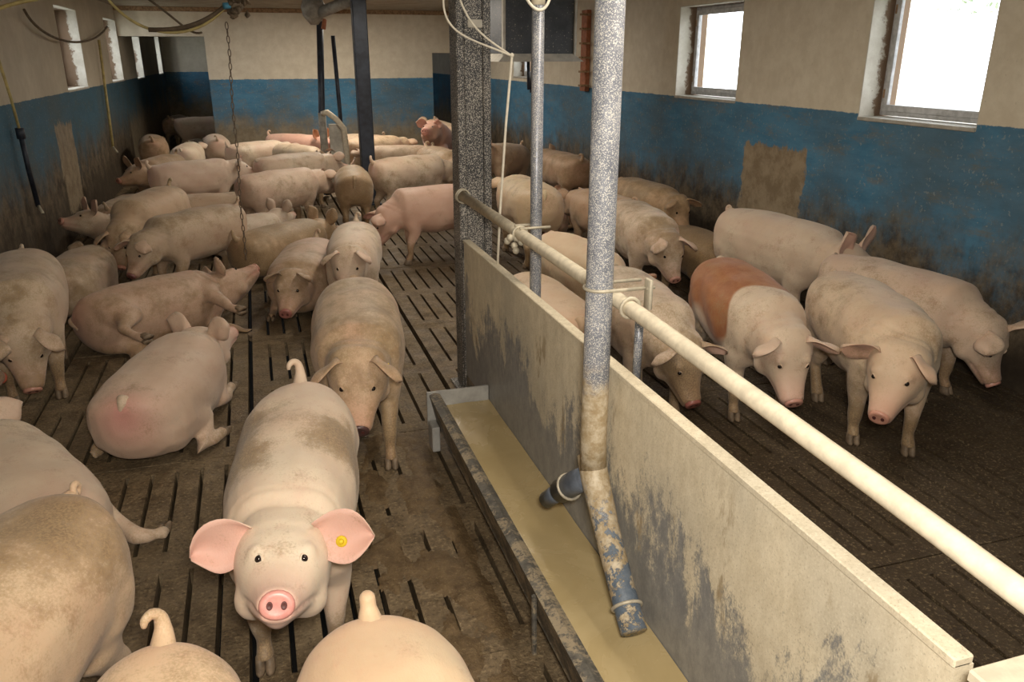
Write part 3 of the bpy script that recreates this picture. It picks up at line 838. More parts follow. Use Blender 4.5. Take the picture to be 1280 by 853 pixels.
# dung caked over the slots along the trough: low irregular heaps
nn_ = 0
V_ = []; F_ = []
gx, gy = 60, 230
x0_, x1_, y0_, y1_ = 0.15, 0.70, 1.0, 3.9
from mathutils import noise as mnoise
hh = {}
for j in range(gy):
    for i in range(gx):
        xx = x0_ + (x1_ - x0_) * i / (gx - 1); yy = y0_ + (y1_ - y0_) * j / (gy - 1)
        h = mnoise.fractal(Vector((xx * 6, yy * 3.2, 3.3)), 0.8, 2.1, 6) * 0.9 + 0.25 + 1.3 * (xx - 0.62) - 0.25 * max(0, yy - 3.0)
        e_ = min(i, gx - 1 - i) / 6.0; f_ = min(j, gy - 1 - j) / 6.0
        h = min(h, 0.5) * min(1, e_, f_) if h > 0 else h
        hh[i, j] = len(V_)
        V_.append((xx, yy, -0.006 + max(0.0, h) * 0.030 + 0.0015 * mnoise.noise(Vector((xx * 60, yy * 60, 0))) if h > 0 else -0.012))
for j in range(gy - 1):
    for i in range(gx - 1):
        q = [hh[i, j], hh[i + 1, j], hh[i + 1, j + 1], hh[i, j + 1]]
        if sum(V_[k][2] > -0.0085 for k in q) >= 2: F_.append(q)
dn = mesh_obj('caked_dung', V_, F_, M['dung'], None, True)
tag(dn, 'brown caked dung and spilt feed over the slots beside the trough', 'dung', kind='stuff')
# ------------------------------------------------------------ pigs
def superring(c, S, U, w, hu, hd, n=22, e=2.3):
    out = []
    for k in range(n):
        a = 2 * PI * k / n
        ca, sa = math.cos(a), math.sin(a)
        x = math.copysign(abs(ca) ** (2 / e), ca) * w
        z = math.copysign(abs(sa) ** (2 / e), sa) * (hu if sa > 0 else hd)
        out.append(c + S * x + U * z)
    return out

# s along the spine, z of centre, half width, half height up, half height down
TRUNK = [(-0.515, 0.545, 0.050, 0.06, 0.07), (-0.495, 0.535, 0.108, 0.105, 0.13), (-0.455, 0.52, 0.156, 0.135, 0.175),
         (-0.385, 0.505, 0.188, 0.158, 0.190), (-0.27, 0.495, 0.203, 0.178, 0.200), (-0.12, 0.485, 0.205, 0.192, 0.215),
         (0.02, 0.480, 0.205, 0.195, 0.220), (0.15, 0.480, 0.202, 0.192, 0.212), (0.27, 0.488, 0.188, 0.184, 0.195),
         (0.35, 0.495, 0.166, 0.170, 0.180), (0.40, 0.495, 0.125, 0.125, 0.130), (0.43, 0.495, 0.06, 0.06, 0.06)]
# head frame: u forward; centre height, half width, up, down
HEAD = [(-0.05, -0.005, 0.128, 0.118, 0.145), (0.01, 0.0, 0.127, 0.114, 0.142), (0.055, -0.004, 0.118, 0.102, 0.128),
        (0.10, -0.012, 0.100, 0.083, 0.108), (0.14, -0.022, 0.082, 0.064, 0.088), (0.18, -0.029, 0.068, 0.052, 0.070),
        (0.22, -0.033, 0.058, 0.046, 0.055), (0.258, -0.032, 0.050, 0.044, 0.046)]

class PigBuilder:
    def __init__(s, pose, bend, neck, low, fat, roll):
        s.pose, s.bend, s.fat = pose, R(bend), fat
        s.low = low
    def arc(s, q, lat, z):
        # map (distance along spine, lateral, height) to a point; the spine bends evenly sideways
        th = s.bend * q / 0.9
        if abs(s.bend) < 1e-4: base = Vector((q, 0, 0))
        else:
            k = s.bend / 0.9
            base = Vector((math.sin(k * q) / k, (1 - math.cos(k * q)) / k, 0))
        return base + Vector((-math.sin(th), math.cos(th), 0)) * lat + Vector((0, 0, z))
    def side(s, q):
        th = s.bend * q / 0.9
        return Vector((-math.sin(th), math.cos(th), 0))

def head_frame(B, yaw, pitch, hz, roll=0.0, nl=0.20):
    th = B.bend * 0.36 / 0.9
    def d(yw, pt): return Vector((math.cos(th + yw) * math.cos(pt), math.sin(th + yw) * math.cos(pt), math.sin(pt)))
    yw, pt = R(yaw), R(pitch)
    n0 = B.arc(0.30, 0, B.zc(0.30))
    npitch = R(hz)
    nd = d(yw * 0.5, npitch)
    H0 = n0 + nd * nl
    f = d(yw, pt)
    side = Vector((-math.sin(th + yw), math.cos(th + yw), 0))
    up = f.cross(side) * 1.0
    if up.z < 0 and abs(pt) < PI / 2: up = -up
    if roll:
        q = Matrix.Rotation(R(roll), 3, f)
        side = q @ side; up = q @ up
    return n0, nd, H0, f, side, up

# leg joints: (s, lateral, z, width radius, depth radius)
def legs_for(pose, st):
    """st = forward shift of each foot: front left, front right, hind left, hind right"""
    L = []
    for i, (sd, front) in enumerate(((1, True), (-1, True), (1, False), (-1, False))):
        q = st[i]
        if pose == 'stand' or pose == 'side':
            if front:
                L.append([(0.26, sd * .112, .46, .075, .115), (0.265 + q * .15, sd * .118, .36, .066, .088), (0.25 + q * .35, sd * .120, .275, .049, .058),
                          (0.275 + q * .75, sd * .112, .185, .036, .040), (0.275 + q * .85, sd * .112, .145, .034, .036), (0.268 + q * .95, sd * .110, .085, .026, .027), (0.285 + q, sd * .110, .048, .030, .033), (0.292 + q, sd * .110, .030, .030, .036)])
            else:
                L.append([(-0.36, sd * .085, .50, .085, .130), (-0.335 + q * .15, sd * .105, .40, .078, .125), (-0.315 + q * .3, sd * .118, .305, .058, .085),
                          (-0.37 + q * .6, sd * .115, .225, .036, .048), (-0.405 + q * .7, sd * .112, .185, .031, .040), (-0.395 + q * .85, sd * .110, .125, .026, .030), (-0.385 + q * .95, sd * .108, .080, .026, .028), (-0.368 + q, sd * .108, .046, .030, .033), (-0.360 + q, sd * .108, .030, .030, .036)])
        else:   # sternal: legs folded under or out
            if front:
                L.append([(0.26, sd * .09, .24, .075, .11), (0.24, sd * .155, .15, .062, .08), (0.17, sd * .185, .075, .045, .05),
                          (0.29 + q * .4, sd * .185, .045, .036, .036), (0.37 + q * .8, sd * .175, .040, .028, .028), (0.42 + q, sd * .172, .036, .027, .030), (0.455 + q, sd * .170, .034, .025, .028)])
            else:
                L.append([(-0.34, sd * .10, .24, .09, .13), (-0.26, sd * .155, .17, .085, .12), (-0.13, sd * .20, .10, .058, .075),
                          (-0.22, sd * .225, .06, .040, .046), (-0.33, sd * .235, .045, .034, .036), (-0.22 + q * .6, sd * .262, .036, .027, .028), (-0.15 + q, sd * .275, .034, .028, .030), (-0.115 + q, sd * .28, .033, .026, .028)])
    return L

def ear_mesh(side, L=0.19, W=0.14, elev=20, fwd=25, droop=35, cup=0.035, facing=0.0, nu=12, nv=9, thick=0.006):
    """leaf-shaped ear in the head frame (x forward, y outward*side, z up); root at the origin"""
    el, fw = R(elev), R(fwd)
    d = Vector((math.sin(fw) * math.cos(el), math.cos(fw) * math.cos(el), math.sin(el)))
    # across direction: roughly vertical-forward, so that the hollow side looks forward
    hint = Vector((0, 0, 1)) if abs(d.z) < 0.8 else Vector((0, -1, 0.2))
    nrm = Vector((1, 0.0, -0.15)); nrm = (nrm - d * nrm.dot(d)).normalized()
    if facing: nrm = Matrix.Rotation(R(facing), 3, d) @ nrm
    ac = d.cross(nrm).normalized()
    p = Vector((0, 0, 0)); dirn = d.copy(); pts = []; 
    step = L / (nu - 1)
    for i in range(nu):
        u = i / (nu - 1)
        w = W * 0.5 * (0.62 + 0.78 * math.sin(PI * min(1, u * 0.78 + 0.12)) - 0.40) * (1 - max(0, (u - 0.5) / 0.5) ** 3.2) ** 0.62 * 1.12
        w = max(w, 0.004)
        row = []
        for j in range(nv):
            v = -1 + 2 * j / (nv - 1)
            c = cup * (1.15 - 0.8 * u) * (v * v) * 1.0 - 0.35 * cup * (1 - u)
            wob = 0.006 * math.sin(6 * u + 3 * v)
            row.append(p + ac * (v * w * (1 - 0.12 * (1 - u))) + nrm * (c + wob))
        pts.append(row)
        ax = dirn.cross(Vector((0.35, 0, -1)))
        if ax.length > 1e-3:
            rot = Matrix.Rotation(R(droop) / (nu - 1) * (1.8 * u), 3, ax.normalized())
            dirn = rot @ dirn; nrm = rot @ nrm; ac = rot @ ac
        p = p + dirn * step
    V = []; F = []
    def nr(i, j):
        a = pts[min(i + 1, nu - 1)][j] - pts[max(i - 1, 0)][j]
        b = pts[i][min(j + 1, nv - 1)] - pts[i][max(j - 1, 0)]
        q = a.cross(b)
        return q.normalized() if q.length > 0 else nrm
    for k in (0, 1):
        for i in range(nu):
            for j in range(nv):
                tt = thick * (0.35 if j in (0, nv - 1) or i == nu - 1 else 1.0) * (1.6 - u if False else 1.0)
                V.append(pts[i][j] + nr(i, j) * (tt * (0.5 if k == 0 else -0.5)))
    g = lambda k, i, j: k * nu * nv + i * nv + j
    for i in range(nu - 1):
        for j in range(nv - 1):
            F.append((g(0, i, j), g(0, i + 1, j), g(0, i + 1, j + 1), g(0, i, j + 1)))
            F.append((g(1, i, j), g(1, i, j + 1), g(1, i + 1, j + 1), g(1, i + 1, j)))
        F.append((g(0, i, 0), g(1, i, 0), g(1, i + 1, 0), g(0, i + 1, 0)))
        F.append((g(0, i, nv - 1), g(0, i + 1, nv - 1), g(1, i + 1, nv - 1), g(1, i, nv - 1)))
    for j in range(nv - 1):
        F.append((g(0, nu - 1, j), g(1, nu - 1, j), g(1, nu - 1, j + 1), g(0, nu - 1, j + 1)))
        F.append((g(0, 0, j), g(0, 0, j + 1), g(1, 0, j + 1), g(1, 0, j)))
    V = [Vector((q.x, q.y * side, q.z)) for q in V]
    if side < 0: F = [f[::-1] for f in F]
    mid = pts[int(nu * 0.55)][nv // 2]
    tagp = pts[int(nu * 0.30)][nv // 2] + nrm * 0.003
    tagp2 = pts[int(nu * 0.45)][int(nv * 0.62)] + nrm * 0.004
    return V, F, Vector((tagp2.x, tagp2.y * side, tagp2.z)), Vector((nrm.x, nrm.y * side, nrm.z))

def cmb(a, S): return Vector(a) * S

def add_pig(label, x, y, head, pose='stand', scale=1.06, bend=0, neck=(0, -35), nz=8, hroll=0, stance=(0, 0, 0, 0), roll=0,
            tint=(1, 1, 1), dirt=0.5, ears=None, vox=0.016, tail='up', taildir=1, tagside=0, rust=None, spots=(), fat=1.04,
            group=None, headlow=None, z=0.0, snoutcol=None, name='pig', nl=0.20, pinkness=0.0, dark=(), lift=0.0, detail=None, tl=0.62, rumpred=0.3, eyey=.058, splay=0.0, red=()):
    B = PigBuilder(pose, bend, neck, 0, fat, roll)
    lying = pose == 'lie'
    zof = -0.265 if lying else 0.0
    tz = [t[1] + zof for t in TRUNK]; ts = [t[0] for t in TRUNK]
    B.zc = lambda q: float(np.interp(q, ts, tz)) + lift * (q + 0.5)
    mb = MB()
    rings = []
    for (q, zc, w, hu, hd) in TRUNK:
        ww = w * fat * (1.10 if lying else 1.0)
        rings.append(superring(B.arc(q, 0, zc + zof + lift * (q + 0.5)), B.side(q), Vector((0, 0, 1)), ww, hu * (0.5 + 0.5 * fat), hd * (0.5 + 0.5 * fat) * (1.03 if lying else 1), e=2.35))
    mb.loft(rings)
    n0, nd, H0, f, sd, up = head_frame(B, neck[0], neck[1], nz, hroll, nl)
    # neck
    s0 = B.side(0.33)
    rings = []
    c0 = B.arc(0.24, 0, B.zc(0.24))
    N = 7
    for i in range(N):
        t = i / (N - 1)
        cc = c0.lerp(n0, min(1, t * 2)) if t < 0.5 else n0.lerp(H0, (t - 0.5) * 2)
        S = s0.lerp(sd, t).normalized()
        T = Vector((math.cos(B.bend * .3), math.sin(B.bend * .3), 0)).lerp(f.lerp(nd, 0.35), t ** 1.3).normalized()
        S = (S - T * S.dot(T)).normalized()
        U = T.cross(S)
        if U.dot(up) < -0.2: U = -U
        rings.append(superring(cc, S, U, (0.158 * (1 - t) + 0.124 * t) * fat, 0.168 * (1 - t) + 0.122 * t, 0.175 * (1 - t) + 0.148 * t))
    mb.loft(rings)
    # head
    rings = []
    for (u, zc, w, hu, hd) in HEAD:
        rings.append(superring(H0 + f * u + up * zc, sd, up, w, hu, hd, e=2.25))
    mb.loft(rings)
    for k in (1, -1):
        mb.ball(H0 + f * 0.05 + sd * (0.066 * k) - up * 0.070, 0.060, 10)         # jowl
        mb.ball(H0 + f * 0.085 + sd * (0.060 * k) + up * 0.050, 0.030, 8)          # brow
    # lower jaw
    mb.tube([H0 + f * 0.02 - up * 0.10, H0 + f * 0.12 - up * 0.085, H0 + f * 0.185 - up * 0.080, H0 + f * 0.228 - up * 0.072], [0.05, 0.042, 0.032, 0.024], 10)
    # muscles
    for k in (1, -1):
        if lying:
            mb.ball(B.arc(-0.30, 0.125 * k, 0.20), 0.155, 12, (1.15, 0.72, 1.0))
            mb.ball(B.arc(0.25, 0.115 * k, 0.20), 0.125, 12, (1.0, 0.7, 1.1))
        else:
            mb.ball(B.arc(-0.325, 0.100 * k, 0.450), 0.155, 12, (1.0, 0.70, 1.18))
            mb.ball(B.arc(0.255, 0.102 * k, 0.440), 0.132, 12, (0.95, 0.68, 1.25))
    feet = []
    for li, leg in enumerate(legs_for(pose, stance)):
        prs = []
        for gi, (q, lat, zz, rw, rd) in enumerate(leg):
            if lying and li >= 2 and splay: lat += math.copysign(splay * gi / 7.0, lat)
            p = B.arc(q, lat, zz)
            prs.append((p, rw, rd, B.side(q)))
        rings = []
        for i, (p, rw, rd, S) in enumerate(prs):
            T = (prs[min(i + 1, len(prs) - 1)][0] - prs[max(i - 1, 0)][0]).normalized()
            S2 = (S - T * S.dot(T)).normalized()
            U = T.cross(S2)
            rings.append([p + S2 * (rw * math.cos(a)) + U * (rd * math.sin(a)) for a in [2 * PI * j / 12 for j in range(12)]])
        if 1:
            mb.loft(rings)
        a, b = prs[-2][0], prs[-1][0]
        feet.append((b, (b - a).normalized(), prs[-1][3]))
    root = empty(name, (x, y, z), R(head))
    root.scale = (scale,) * 3
    # whole-body roll for an animal lying on its side
    def post(v): return v
    if pose == 'side':
        rm = Matrix.Rotation(R(roll), 3, 'X')
        cz = 0.47
        def post(v):
            q = rm @ (Vector(v) - Vector((0, 0, cz)))
            return q + Vector((0, 0, 0.172))
    V = [post(Vector(v)) for v in mb.v]
    tmp = bpy.data.meshes.new('t'); tmp.from_pydata([v[:] for v in V], [], mb.f); tmp.update()
    bm = bmesh.new(); bm.from_mesh(tmp)
    bmesh.ops.recalc_face_normals(bm, faces=bm.faces); bm.to_mesh(tmp); bm.free()
    to = bpy.data.objects.new('t', tmp); col.objects.link(to)
    r = to.modifiers.new('r', 'REMESH'); r.mode = 'VOXEL'; r.voxel_size = vox / scale; r.use_smooth_shade = True
    sm_ = to.modifiers.new('s', 'SMOOTH'); sm_.factor = 0.5; sm_.iterations = int(round(0.085 / vox)) + 3
    dg = bpy.context.evaluated_depsgraph_get()
    me = bpy.data.meshes.new_from_object(to.evaluated_get(dg), preserve_all_data_layers=False, depsgraph=dg)
    bpy.data.objects.remove(to); bpy.data.meshes.remove(tmp)
    me.name = 'pig_body'
    n = len(me.vertices)
    co = np.empty(n * 3); me.vertices.foreach_get('co', co); co = co.reshape(-1, 3)
    no = np.empty(n * 3); me.vertex_normals.foreach_get('vector', no); no = no.reshape(-1, 3)
    # gentle unevenness of flesh, folds behind the ears
    sdv = rng.uniform(0, 50)
    P = co + sdv
    disp = 0.0032 * (np.sin(P[:, 0] * 17 + 2 * np.sin(P[:, 2] * 11)) * np.sin(P[:, 1] * 19 + 1.3) + 0.6 * np.sin(P[:, 2] * 31 + P[:, 0] * 23))
    co += no * disp[:, None]
    inv = np.array([list(post(H0)), list(post(H0 + f)), list(post(H0 + sd)), list(post(H0 + up))])
    h0, hf, hs, hu_ = inv[0], inv[1] - inv[0], inv[2] - inv[0], inv[3] - inv[0]
    rel = co - h0
    hx, hy, hz = rel @ hf, rel @ hs, rel @ hu_
    # mouth line
    inm = (hx > 0.06) & (hx < 0.29) & (np.abs(hy) < 0.13)
    mz = -0.068 + 0.02 * np.sin((hx - 0.06) * 12)
    cr = np.exp(-((hz - mz) / 0.0075) ** 2) * inm * np.clip((hx - 0.09) / 0.04, 0, 1)
    co -= no * (0.006 * cr)[:, None]
    # neck folds
    fd = np.zeros(n)
    for k, uu in enumerate((-0.075, -0.115)):
        fd += np.exp(-((hx - uu + 0.15 * np.abs(hy)) / 0.010) ** 2) * (np.abs(hy) < 0.2) * (hz > -0.05)
    co -= no * (0.0035 * fd)[:, None]
    if lying or pose == 'side':
        lo = 0.006
        c = co[:, 2]
        co[:, 2] = np.where(c < lo + 0.03, lo + 0.03 * np.exp(np.minimum(0, (c - lo - 0.03)) / 0.03) , c)
    me.vertices.foreach_set('co', co.reshape(-1))
    me.update()
    me.polygons.foreach_set('use_smooth', [True] * len(me.polygons))
    # colour zones: R pink skin, G dung, B rust saddle
    zn = np.zeros((n, 4)); zn[:, 3] = 1
    snout = np.clip((hx - 0.12) / 0.15, 0, 1) * (np.abs(hy) < 0.12)
    tbp = np.array(list(post(B.arc(-0.50, 0, B.zc(-0.50) + 0.02))))
    dt = ((co - tbp) ** 2).sum(1)
    zn[:, 0] = np.clip(0.55 * snout + pinkness + rumpred * np.exp(-dt / 0.016), 0, 1)
    cr = cr + 1.6 * np.exp(-(((co - (tbp + np.array((0, 0, 0.035)))) ** 2).sum(1)) / 0.0006)
    for (px, py, pz, pr, amt) in red:
        dd = np.sqrt(((co - np.array((px, py, pz))) ** 2).sum(1))
        zn[:, 0] += amt * np.exp(-(dd / pr) ** 2)
    zn[:, 0] = np.clip(zn[:, 0] + 0.25 * cr, 0, 1)
    bellyz = 0.35 if pose == 'stand' else 0.12
    zn[:, 1] = np.clip((bellyz - co[:, 2]) / bellyz, 0, 1) * 0.75
    if pose == 'stand': zn[:, 1] += 1.1 * np.clip((0.21 - co[:, 2]) / 0.12, 0, 1)
    for (px, py, pz, pr, amt) in spots:
        dd = np.sqrt(((co - np.array((px, py, pz))) ** 2).sum(1))
        zn[:, 1] += amt * np.clip(1.4 - dd / pr, 0, 1)
    if rust is not None:
        (a, b, wav) = rust
        q = co[:, 0] + wav * np.sin(co[:, 2] * 13 + co[:, 1] * 9)
        zn[:, 2] = np.clip((b - q) / 0.02, 0, 1) * np.clip((q - a) / 0.04, 0, 1) * np.clip((co[:, 2] - 0.40 + 0.05 * np.sin(co[:, 0] * 12)) / 0.05, 0, 1)
    ca = me.color_attributes.new('zones', 'FLOAT_COLOR', 'POINT')
    ca.data.foreach_set('color', zn.reshape(-1))
    me.materials.clear(); me.materials.append(M['pig'])
    def part(nm, me_or, mat=None, parent=None, smooth=True):
        o = bpy.data.objects.new(nm, me_or); link(o, root if parent is None else parent)
        if mat: me_or.materials.clear(); me_or.materials.append(mat)
        o.color = (*tint, 1); o['seed'] = float(sdv); o['dirt'] = float(dirt)
        return o
    part('body', me)
    bvh = BVHTree.FromPolygons([tuple(c) for c in co], [tuple(p.vertices) for p in me.polygons])
    def onsurf(o_, d_):
        hit = bvh.ray_cast(o_, d_)
        return hit[0], hit[1]
    pH0, pf, ps, pu = Vector(h0), Vector(hf), Vector(hs), Vector(hu_)
    HM = Matrix((pf, ps, pu)).transposed()
    def mk(nm, mbx, mat, parent=None):
        me2 = bpy.data.meshes.new(nm); me2.from_pydata([tuple(v) for v in mbx.v], [], mbx.f); me2.update()
        me2.polygons.foreach_set('use_smooth', [True] * len(me2.polygons))
        return part(nm, me2, mat, parent)
    hi = (vox < 0.0145)
    # ears
    ears = ears or {}
    for k in (1, -1):
        e = dict(L=0.155, W=0.130, elev=22, fwd=38, droop=45, cup=0.034)
        e.update(ears.get('both', {})); e.update(ears.get(k, {}))
        V_, F_, tp, tn = ear_mesh(k, nu=12 if hi else 8, nv=9 if hi else 5, **e)
        org = pH0 + pf * (-0.005) + ps * (0.078 * k) + pu * 0.078
        m = MB(); m.add([org + HM @ v for v in V_], F_)
        me2 = bpy.data.meshes.new('ear'); me2.from_pydata([tuple(v) for v in m.v], [], m.f); me2.update()
        me2.polygons.foreach_set('use_smooth', [True] * len(me2.polygons))
        ca = me2.color_attributes.new('zones', 'FLOAT_COLOR', 'POINT')
        nvv = len(me2.vertices); half = nvv // 2
        z_ = np.zeros((nvv, 4)); z_[:, 3] = 1; z_[:, 0] = 0.45; 
        z_[half:, 0] = ears.get('pink', .5); z_[:half, 0] = 0.15
        if rust is not None and rust[2] < 0: z_[:, 2] = 1
        if ears.get('red'): z_[:, 2] = 0.8
        ca.data.foreach_set('color', z_.reshape(-1))
        eo = part('ear', me2, M['pig'])
        if tagside == k or tagside == 2:
            tc = org + HM @ tp; tnn = HM @ tn
            tg = MB(); tg.tube([tc + tnn * 0.002, tc + tnn * 0.006], [0.016, 0.015], 14); tg.tube([tc + tnn * 0.006, tc + tnn * 0.014], [0.008, 0.006], 10)
            to_ = mk('ear_tag', tg, M['yellow_tag'], eo); to_['label'] = 'round yellow ear tag'
    # eyes
    for k in (1, -1):
        o_ = pH0 + pf * 0.31 + ps * ((eyey * 2.6 + 0.05) * k) + pu * 0.075
        hit, nn = onsurf(o_, (pH0 + pf * 0.105 + ps * (eyey * k) + pu * 0.045 - o_).normalized())
        if hit is None: continue
        m = MB(); m.ball(hit - nn * 0.0025, 0.0108, 12)
        mk('eye', m, M['eye'])
        if hi:
            m = MB()
            for sgn, off in ((1, 0.0095),):
                ptsl = []
                for a in [PI * j / 8 for j in range(9)]:
                    tf = (pf - nn * pf.dot(nn)).normalized(); tu = nn.cross(tf); tu = tu if tu.dot(pu) > 0 else -tu
                    q = hit + tf * (0.0145 * math.cos(a)) + tu * (off * math.sin(a)) + nn * (0.0035 * math.sin(a) - 0.0018)
                    ptsl.append(q)
                m.tube(ptsl, [0.0012, 0.002, 0.0028, 0.0032, 0.0034, 0.0032, 0.0028, 0.002, 0.0012], 7)
            mk('eyelid', m, M['pig'])
    # snout disc and nostrils
    sc_ = pH0 + pf * 0.252 + pu * (-0.030)
    m = MB()
    rr = []
    fz = (pf + pu * 0.10).normalized(); uz = (pu - fz * pu.dot(fz)).normalized()
    for (du, k) in ((-0.02, 0.92), (0.0, 1.0), (0.010, 1.03), (0.017, 0.97), (0.020, 0.84), (0.019, 0.60), (0.0175, 0.3)):
        rr.append(superring(sc_ + fz * du, ps, uz, 0.041 * k, 0.036 * k, 0.032 * k, 20, 2.1))
    m.loft(rr)
    so = mk('snout', m, M['snout'])
    snoutcol = snoutcol or (tint[0] * .92, tint[1] * 1.02, tint[2] * .92)
    if snoutcol: so.color = (*snoutcol, 1)
    m = MB()
    for k in (1, -1):
        m = MB()
        c_ = sc_ + fz * 0.0185 + ps * (0.0165 * k) + uz * 0.002
        m.loft([superring(c_ + fz * du, ps, uz, 0.0075 * q, 0.0105 * q, 0.010 * q, 12, 2) for du, q in ((-0.004, 0.9), (0.0012, 1.0), (0.002, 0.8), (0.0, 0.4))])
        mk('nostril', m, M['nostril'], so)
    # tail
    tb = post(B.arc(-0.487, 0, B.zc(-0.487) + 0.098))
    rm = (Matrix.Rotation(R(roll), 3, 'X') if pose == 'side' else Matrix.Identity(3))
    base = Vector((-1, 0, 0.0))
    def tp(dx, dy, dz): return tb + rm @ Vector((dx * tl, dy * tl, dz * tl))
    td = taildir
    if tail == 'up':
        pts = [tp(0.05, 0, -0.02), tp(-0.015, 0, 0.015), tp(-0.045, 0, 0.06), tp(-0.05, 0.008 * td, 0.105), tp(-0.035, 0.03 * td, 0.125), tp(-0.015, 0.05 * td, 0.115), tp(-0.012, 0.055 * td, 0.09)]
        rad = [0.034, 0.026, 0.018, 0.014, 0.012, 0.010, 0.006]
    elif tail == 'stub':
        pts = [tp(0.06, 0, -0.03), tp(0.0, 0, 0.01), tp(-0.025, 0, 0.05), tp(-0.035, 0, 0.085), tp(-0.036, 0, 0.10)]
        rad = [0.042, 0.028, 0.019, 0.018, 0.010]
    elif tail == 'curl':
        pts = [tp(0.04, 0, -0.01), tp(-0.02, 0, 0.005)] + [tp(-0.045 - 0.022 * math.cos(a), td * (0.004 * a), 0.022 + 0.026 * math.sin(a)) for a in [-2.4 + 0.8 * j for j in range(9)]]
        rad = [0.030, 0.021] + [0.015 - 0.001 * j for j in range(9)]
    else:
        pts = [tp(0.03, 0, 0.0), tp(-0.025, 0, -0.015), tp(-0.045, 0.01 * td, -0.07), tp(-0.045, 0.018 * td, -0.125), tp(-0.052, 0.02 * td, -0.165)]
        rad = [0.032, 0.022, 0.015, 0.011, 0.007]
    # resample smoothly
    V3 = [Vector(p) for p in pts]; out = []; orr = []
    for i in range(len(V3) - 1):
        p0, p1, p2, p3 = V3[max(i - 1, 0)], V3[i], V3[i + 1], V3[min(i + 2, len(V3) - 1)]
        for j in range(3 if hi else 2):
            t = j / (3 if hi else 2)
            out.append(0.5 * ((2 * p1) + (p2 - p0) * t + (2 * p0 - 5 * p1 + 4 * p2 - p3) * t * t + (3 * p1 - p0 - 3 * p2 + p3) * t ** 3)); orr.append(rad[i] * (1 - t) + rad[i + 1] * t)
    out.append(V3[-1]); orr.append(rad[-1])
    m = MB(); m.tube(out, orr, 10 if hi else 7)
    mk('tail', m, M['pig'])
    # hooves: two claws on each foot
    for (p, d, S) in feet:
        m = MB()
        F2 = Vector((S.y, -S.x, 0)); 
        for k in (1, -1):
            c = p + S * (0.015 * k)
            if pose == 'lie':
                m.loft([superring(post(c + d * q), S, Vector((0, 0, 1)), w_, h_, h_, 8, 2) for q, w_, h_ in ((-0.01, .015, .022), (0.02, .0145, .019), (0.042, .009, .012), (0.05, .003, .004))])
            else:
                Fr, Sr = rm @ F2, rm @ S
                cp = lambda dz, df: post(c + Vector((0, 0, dz)) + F2 * df)
                m.loft([superring(cp(dz, df), Sr, Fr, w_, h_, h_ * 0.9, 8, 2) for dz, df, w_, h_ in ((0.016, -0.002, .0135, .026), (0.0, 0.0, .0155, .031), (-0.02, 0.005, .0165, .035), (-0.0285, 0.007, .0165, .036))])
        mk('hoof', m, M['hoof'])
    tag(root, label, 'pig', group)
    return root
# ------------------------------------------------------------ the herd
LP = 'pigs in the left pen'; RP = 'pigs in the right pen'
white = (1.08, 1.10, 1.12); pale = (1.0, 1.0, 1.0); pinkish = (0.98, 0.86, 0.84); dull = (0.86, 0.82, 0.78); grey = (0.88, 0.90, 0.92); tan = (0.93, 0.86, 0.76)
flat = {'both': dict(elev=6, fwd=12, droop=25, cup=0.040)}
fold = {'both': dict(elev=26, fwd=48, droop=70)}
erect = {'both': dict(elev=62, fwd=20, droop=-5)}
P = add_pig
# --- foreground
P('white pig facing the camera with a pink snout and spread ears, nearest the middle', 0.01, 2.54, -97, vox=.0095, scale=1.05, neck=(4, 20), nz=9, nl=.22, hroll=-7,
  ears={'both': dict(L=.165, W=.140, cup=.045), 1: dict(elev=2, fwd=12, droop=5, facing=-12), -1: dict(elev=-10, fwd=0, droop=30), 'pink': .65}, tagside=1, tint=white, dirt=.1, spots=[(-.02, .17, .60, .16, 1.35), (-.12, -.18, .58, .18, 1.25), (.12, -.15, .60, .12, 1.2)], tail='up', taildir=-1, tl=.7, snoutcol=(1.1, 1.05, 1.05), fat=1.0, eyey=.046, group=LP)
P('tan dusty pig with a dark snout and reddish brow, walking behind the white one', 0.40, 3.93, -96, vox=.0095, scale=1.10, neck=(-4, -38), nz=4, nl=.18, fat=1.04,
  ears={'both': dict(elev=18, fwd=42, droop=70, W=.13), }, tagside=1, tint=tan, dirt=.8, snoutcol=(.13, .14, .15), stance=(.10, -.06, -.05, .05), tail='down', red=[(.42, 0, .72, .09, .8), (.70, .0, .55, .09, .3)], group=LP)
P('pale pig resting its chin on the rump of the dusty walking pig', 0.62, 5.95, -100, vox=.013, scale=1.0, neck=(-2, -34), nz=20, nl=.20, ears=fold, tint=pale, dirt=.5, snoutcol=(.6, .5, .45), fat=.98, group=LP)
P('smooth pink pig seen from the side, walking left past the broad steel post', 1.62, 7.60, 188, vox=.014, scale=1.06, neck=(0, -55), nz=-22, tint=pinkish, dirt=.15, pinkness=.22, stance=(.04, -.05, 0, 0), group=LP)
P('pig lying with its rump to the camera, one ear flopped, beside the long floor joint', -0.58, 4.26, 76, pose='lie', vox=.011, scale=1.08, neck=(-22, 6), nz=14, nl=.17, ears={'both': dict(elev=38, fwd=0, droop=50, L=.14)}, tint=pale, dirt=.3, fat=1.02, tail='down', tl=.35, taildir=1, pinkness=.12, rumpred=.85, group=LP)
P('pig stretched out on its side with its belly to the camera, left of centre', -0.76, 5.92, 38, pose='side', roll=-78, vox=.012, scale=1.10, neck=(-24, 0), nz=0, hroll=50, ears={'both': dict(elev=40, fwd=0, droop=30)}, tint=dull, dirt=.6, pinkness=.25, stance=(.06, -.04, .06, -.04), tail='down', group=LP)
P('pig at the left edge with its head lowered towards the slats', -1.42, 5.22, -80, vox=.013, scale=1.12, neck=(4, -62), nz=-24, ears=fold, tint=dull, dirt=.5, tail='curl', group=LP)
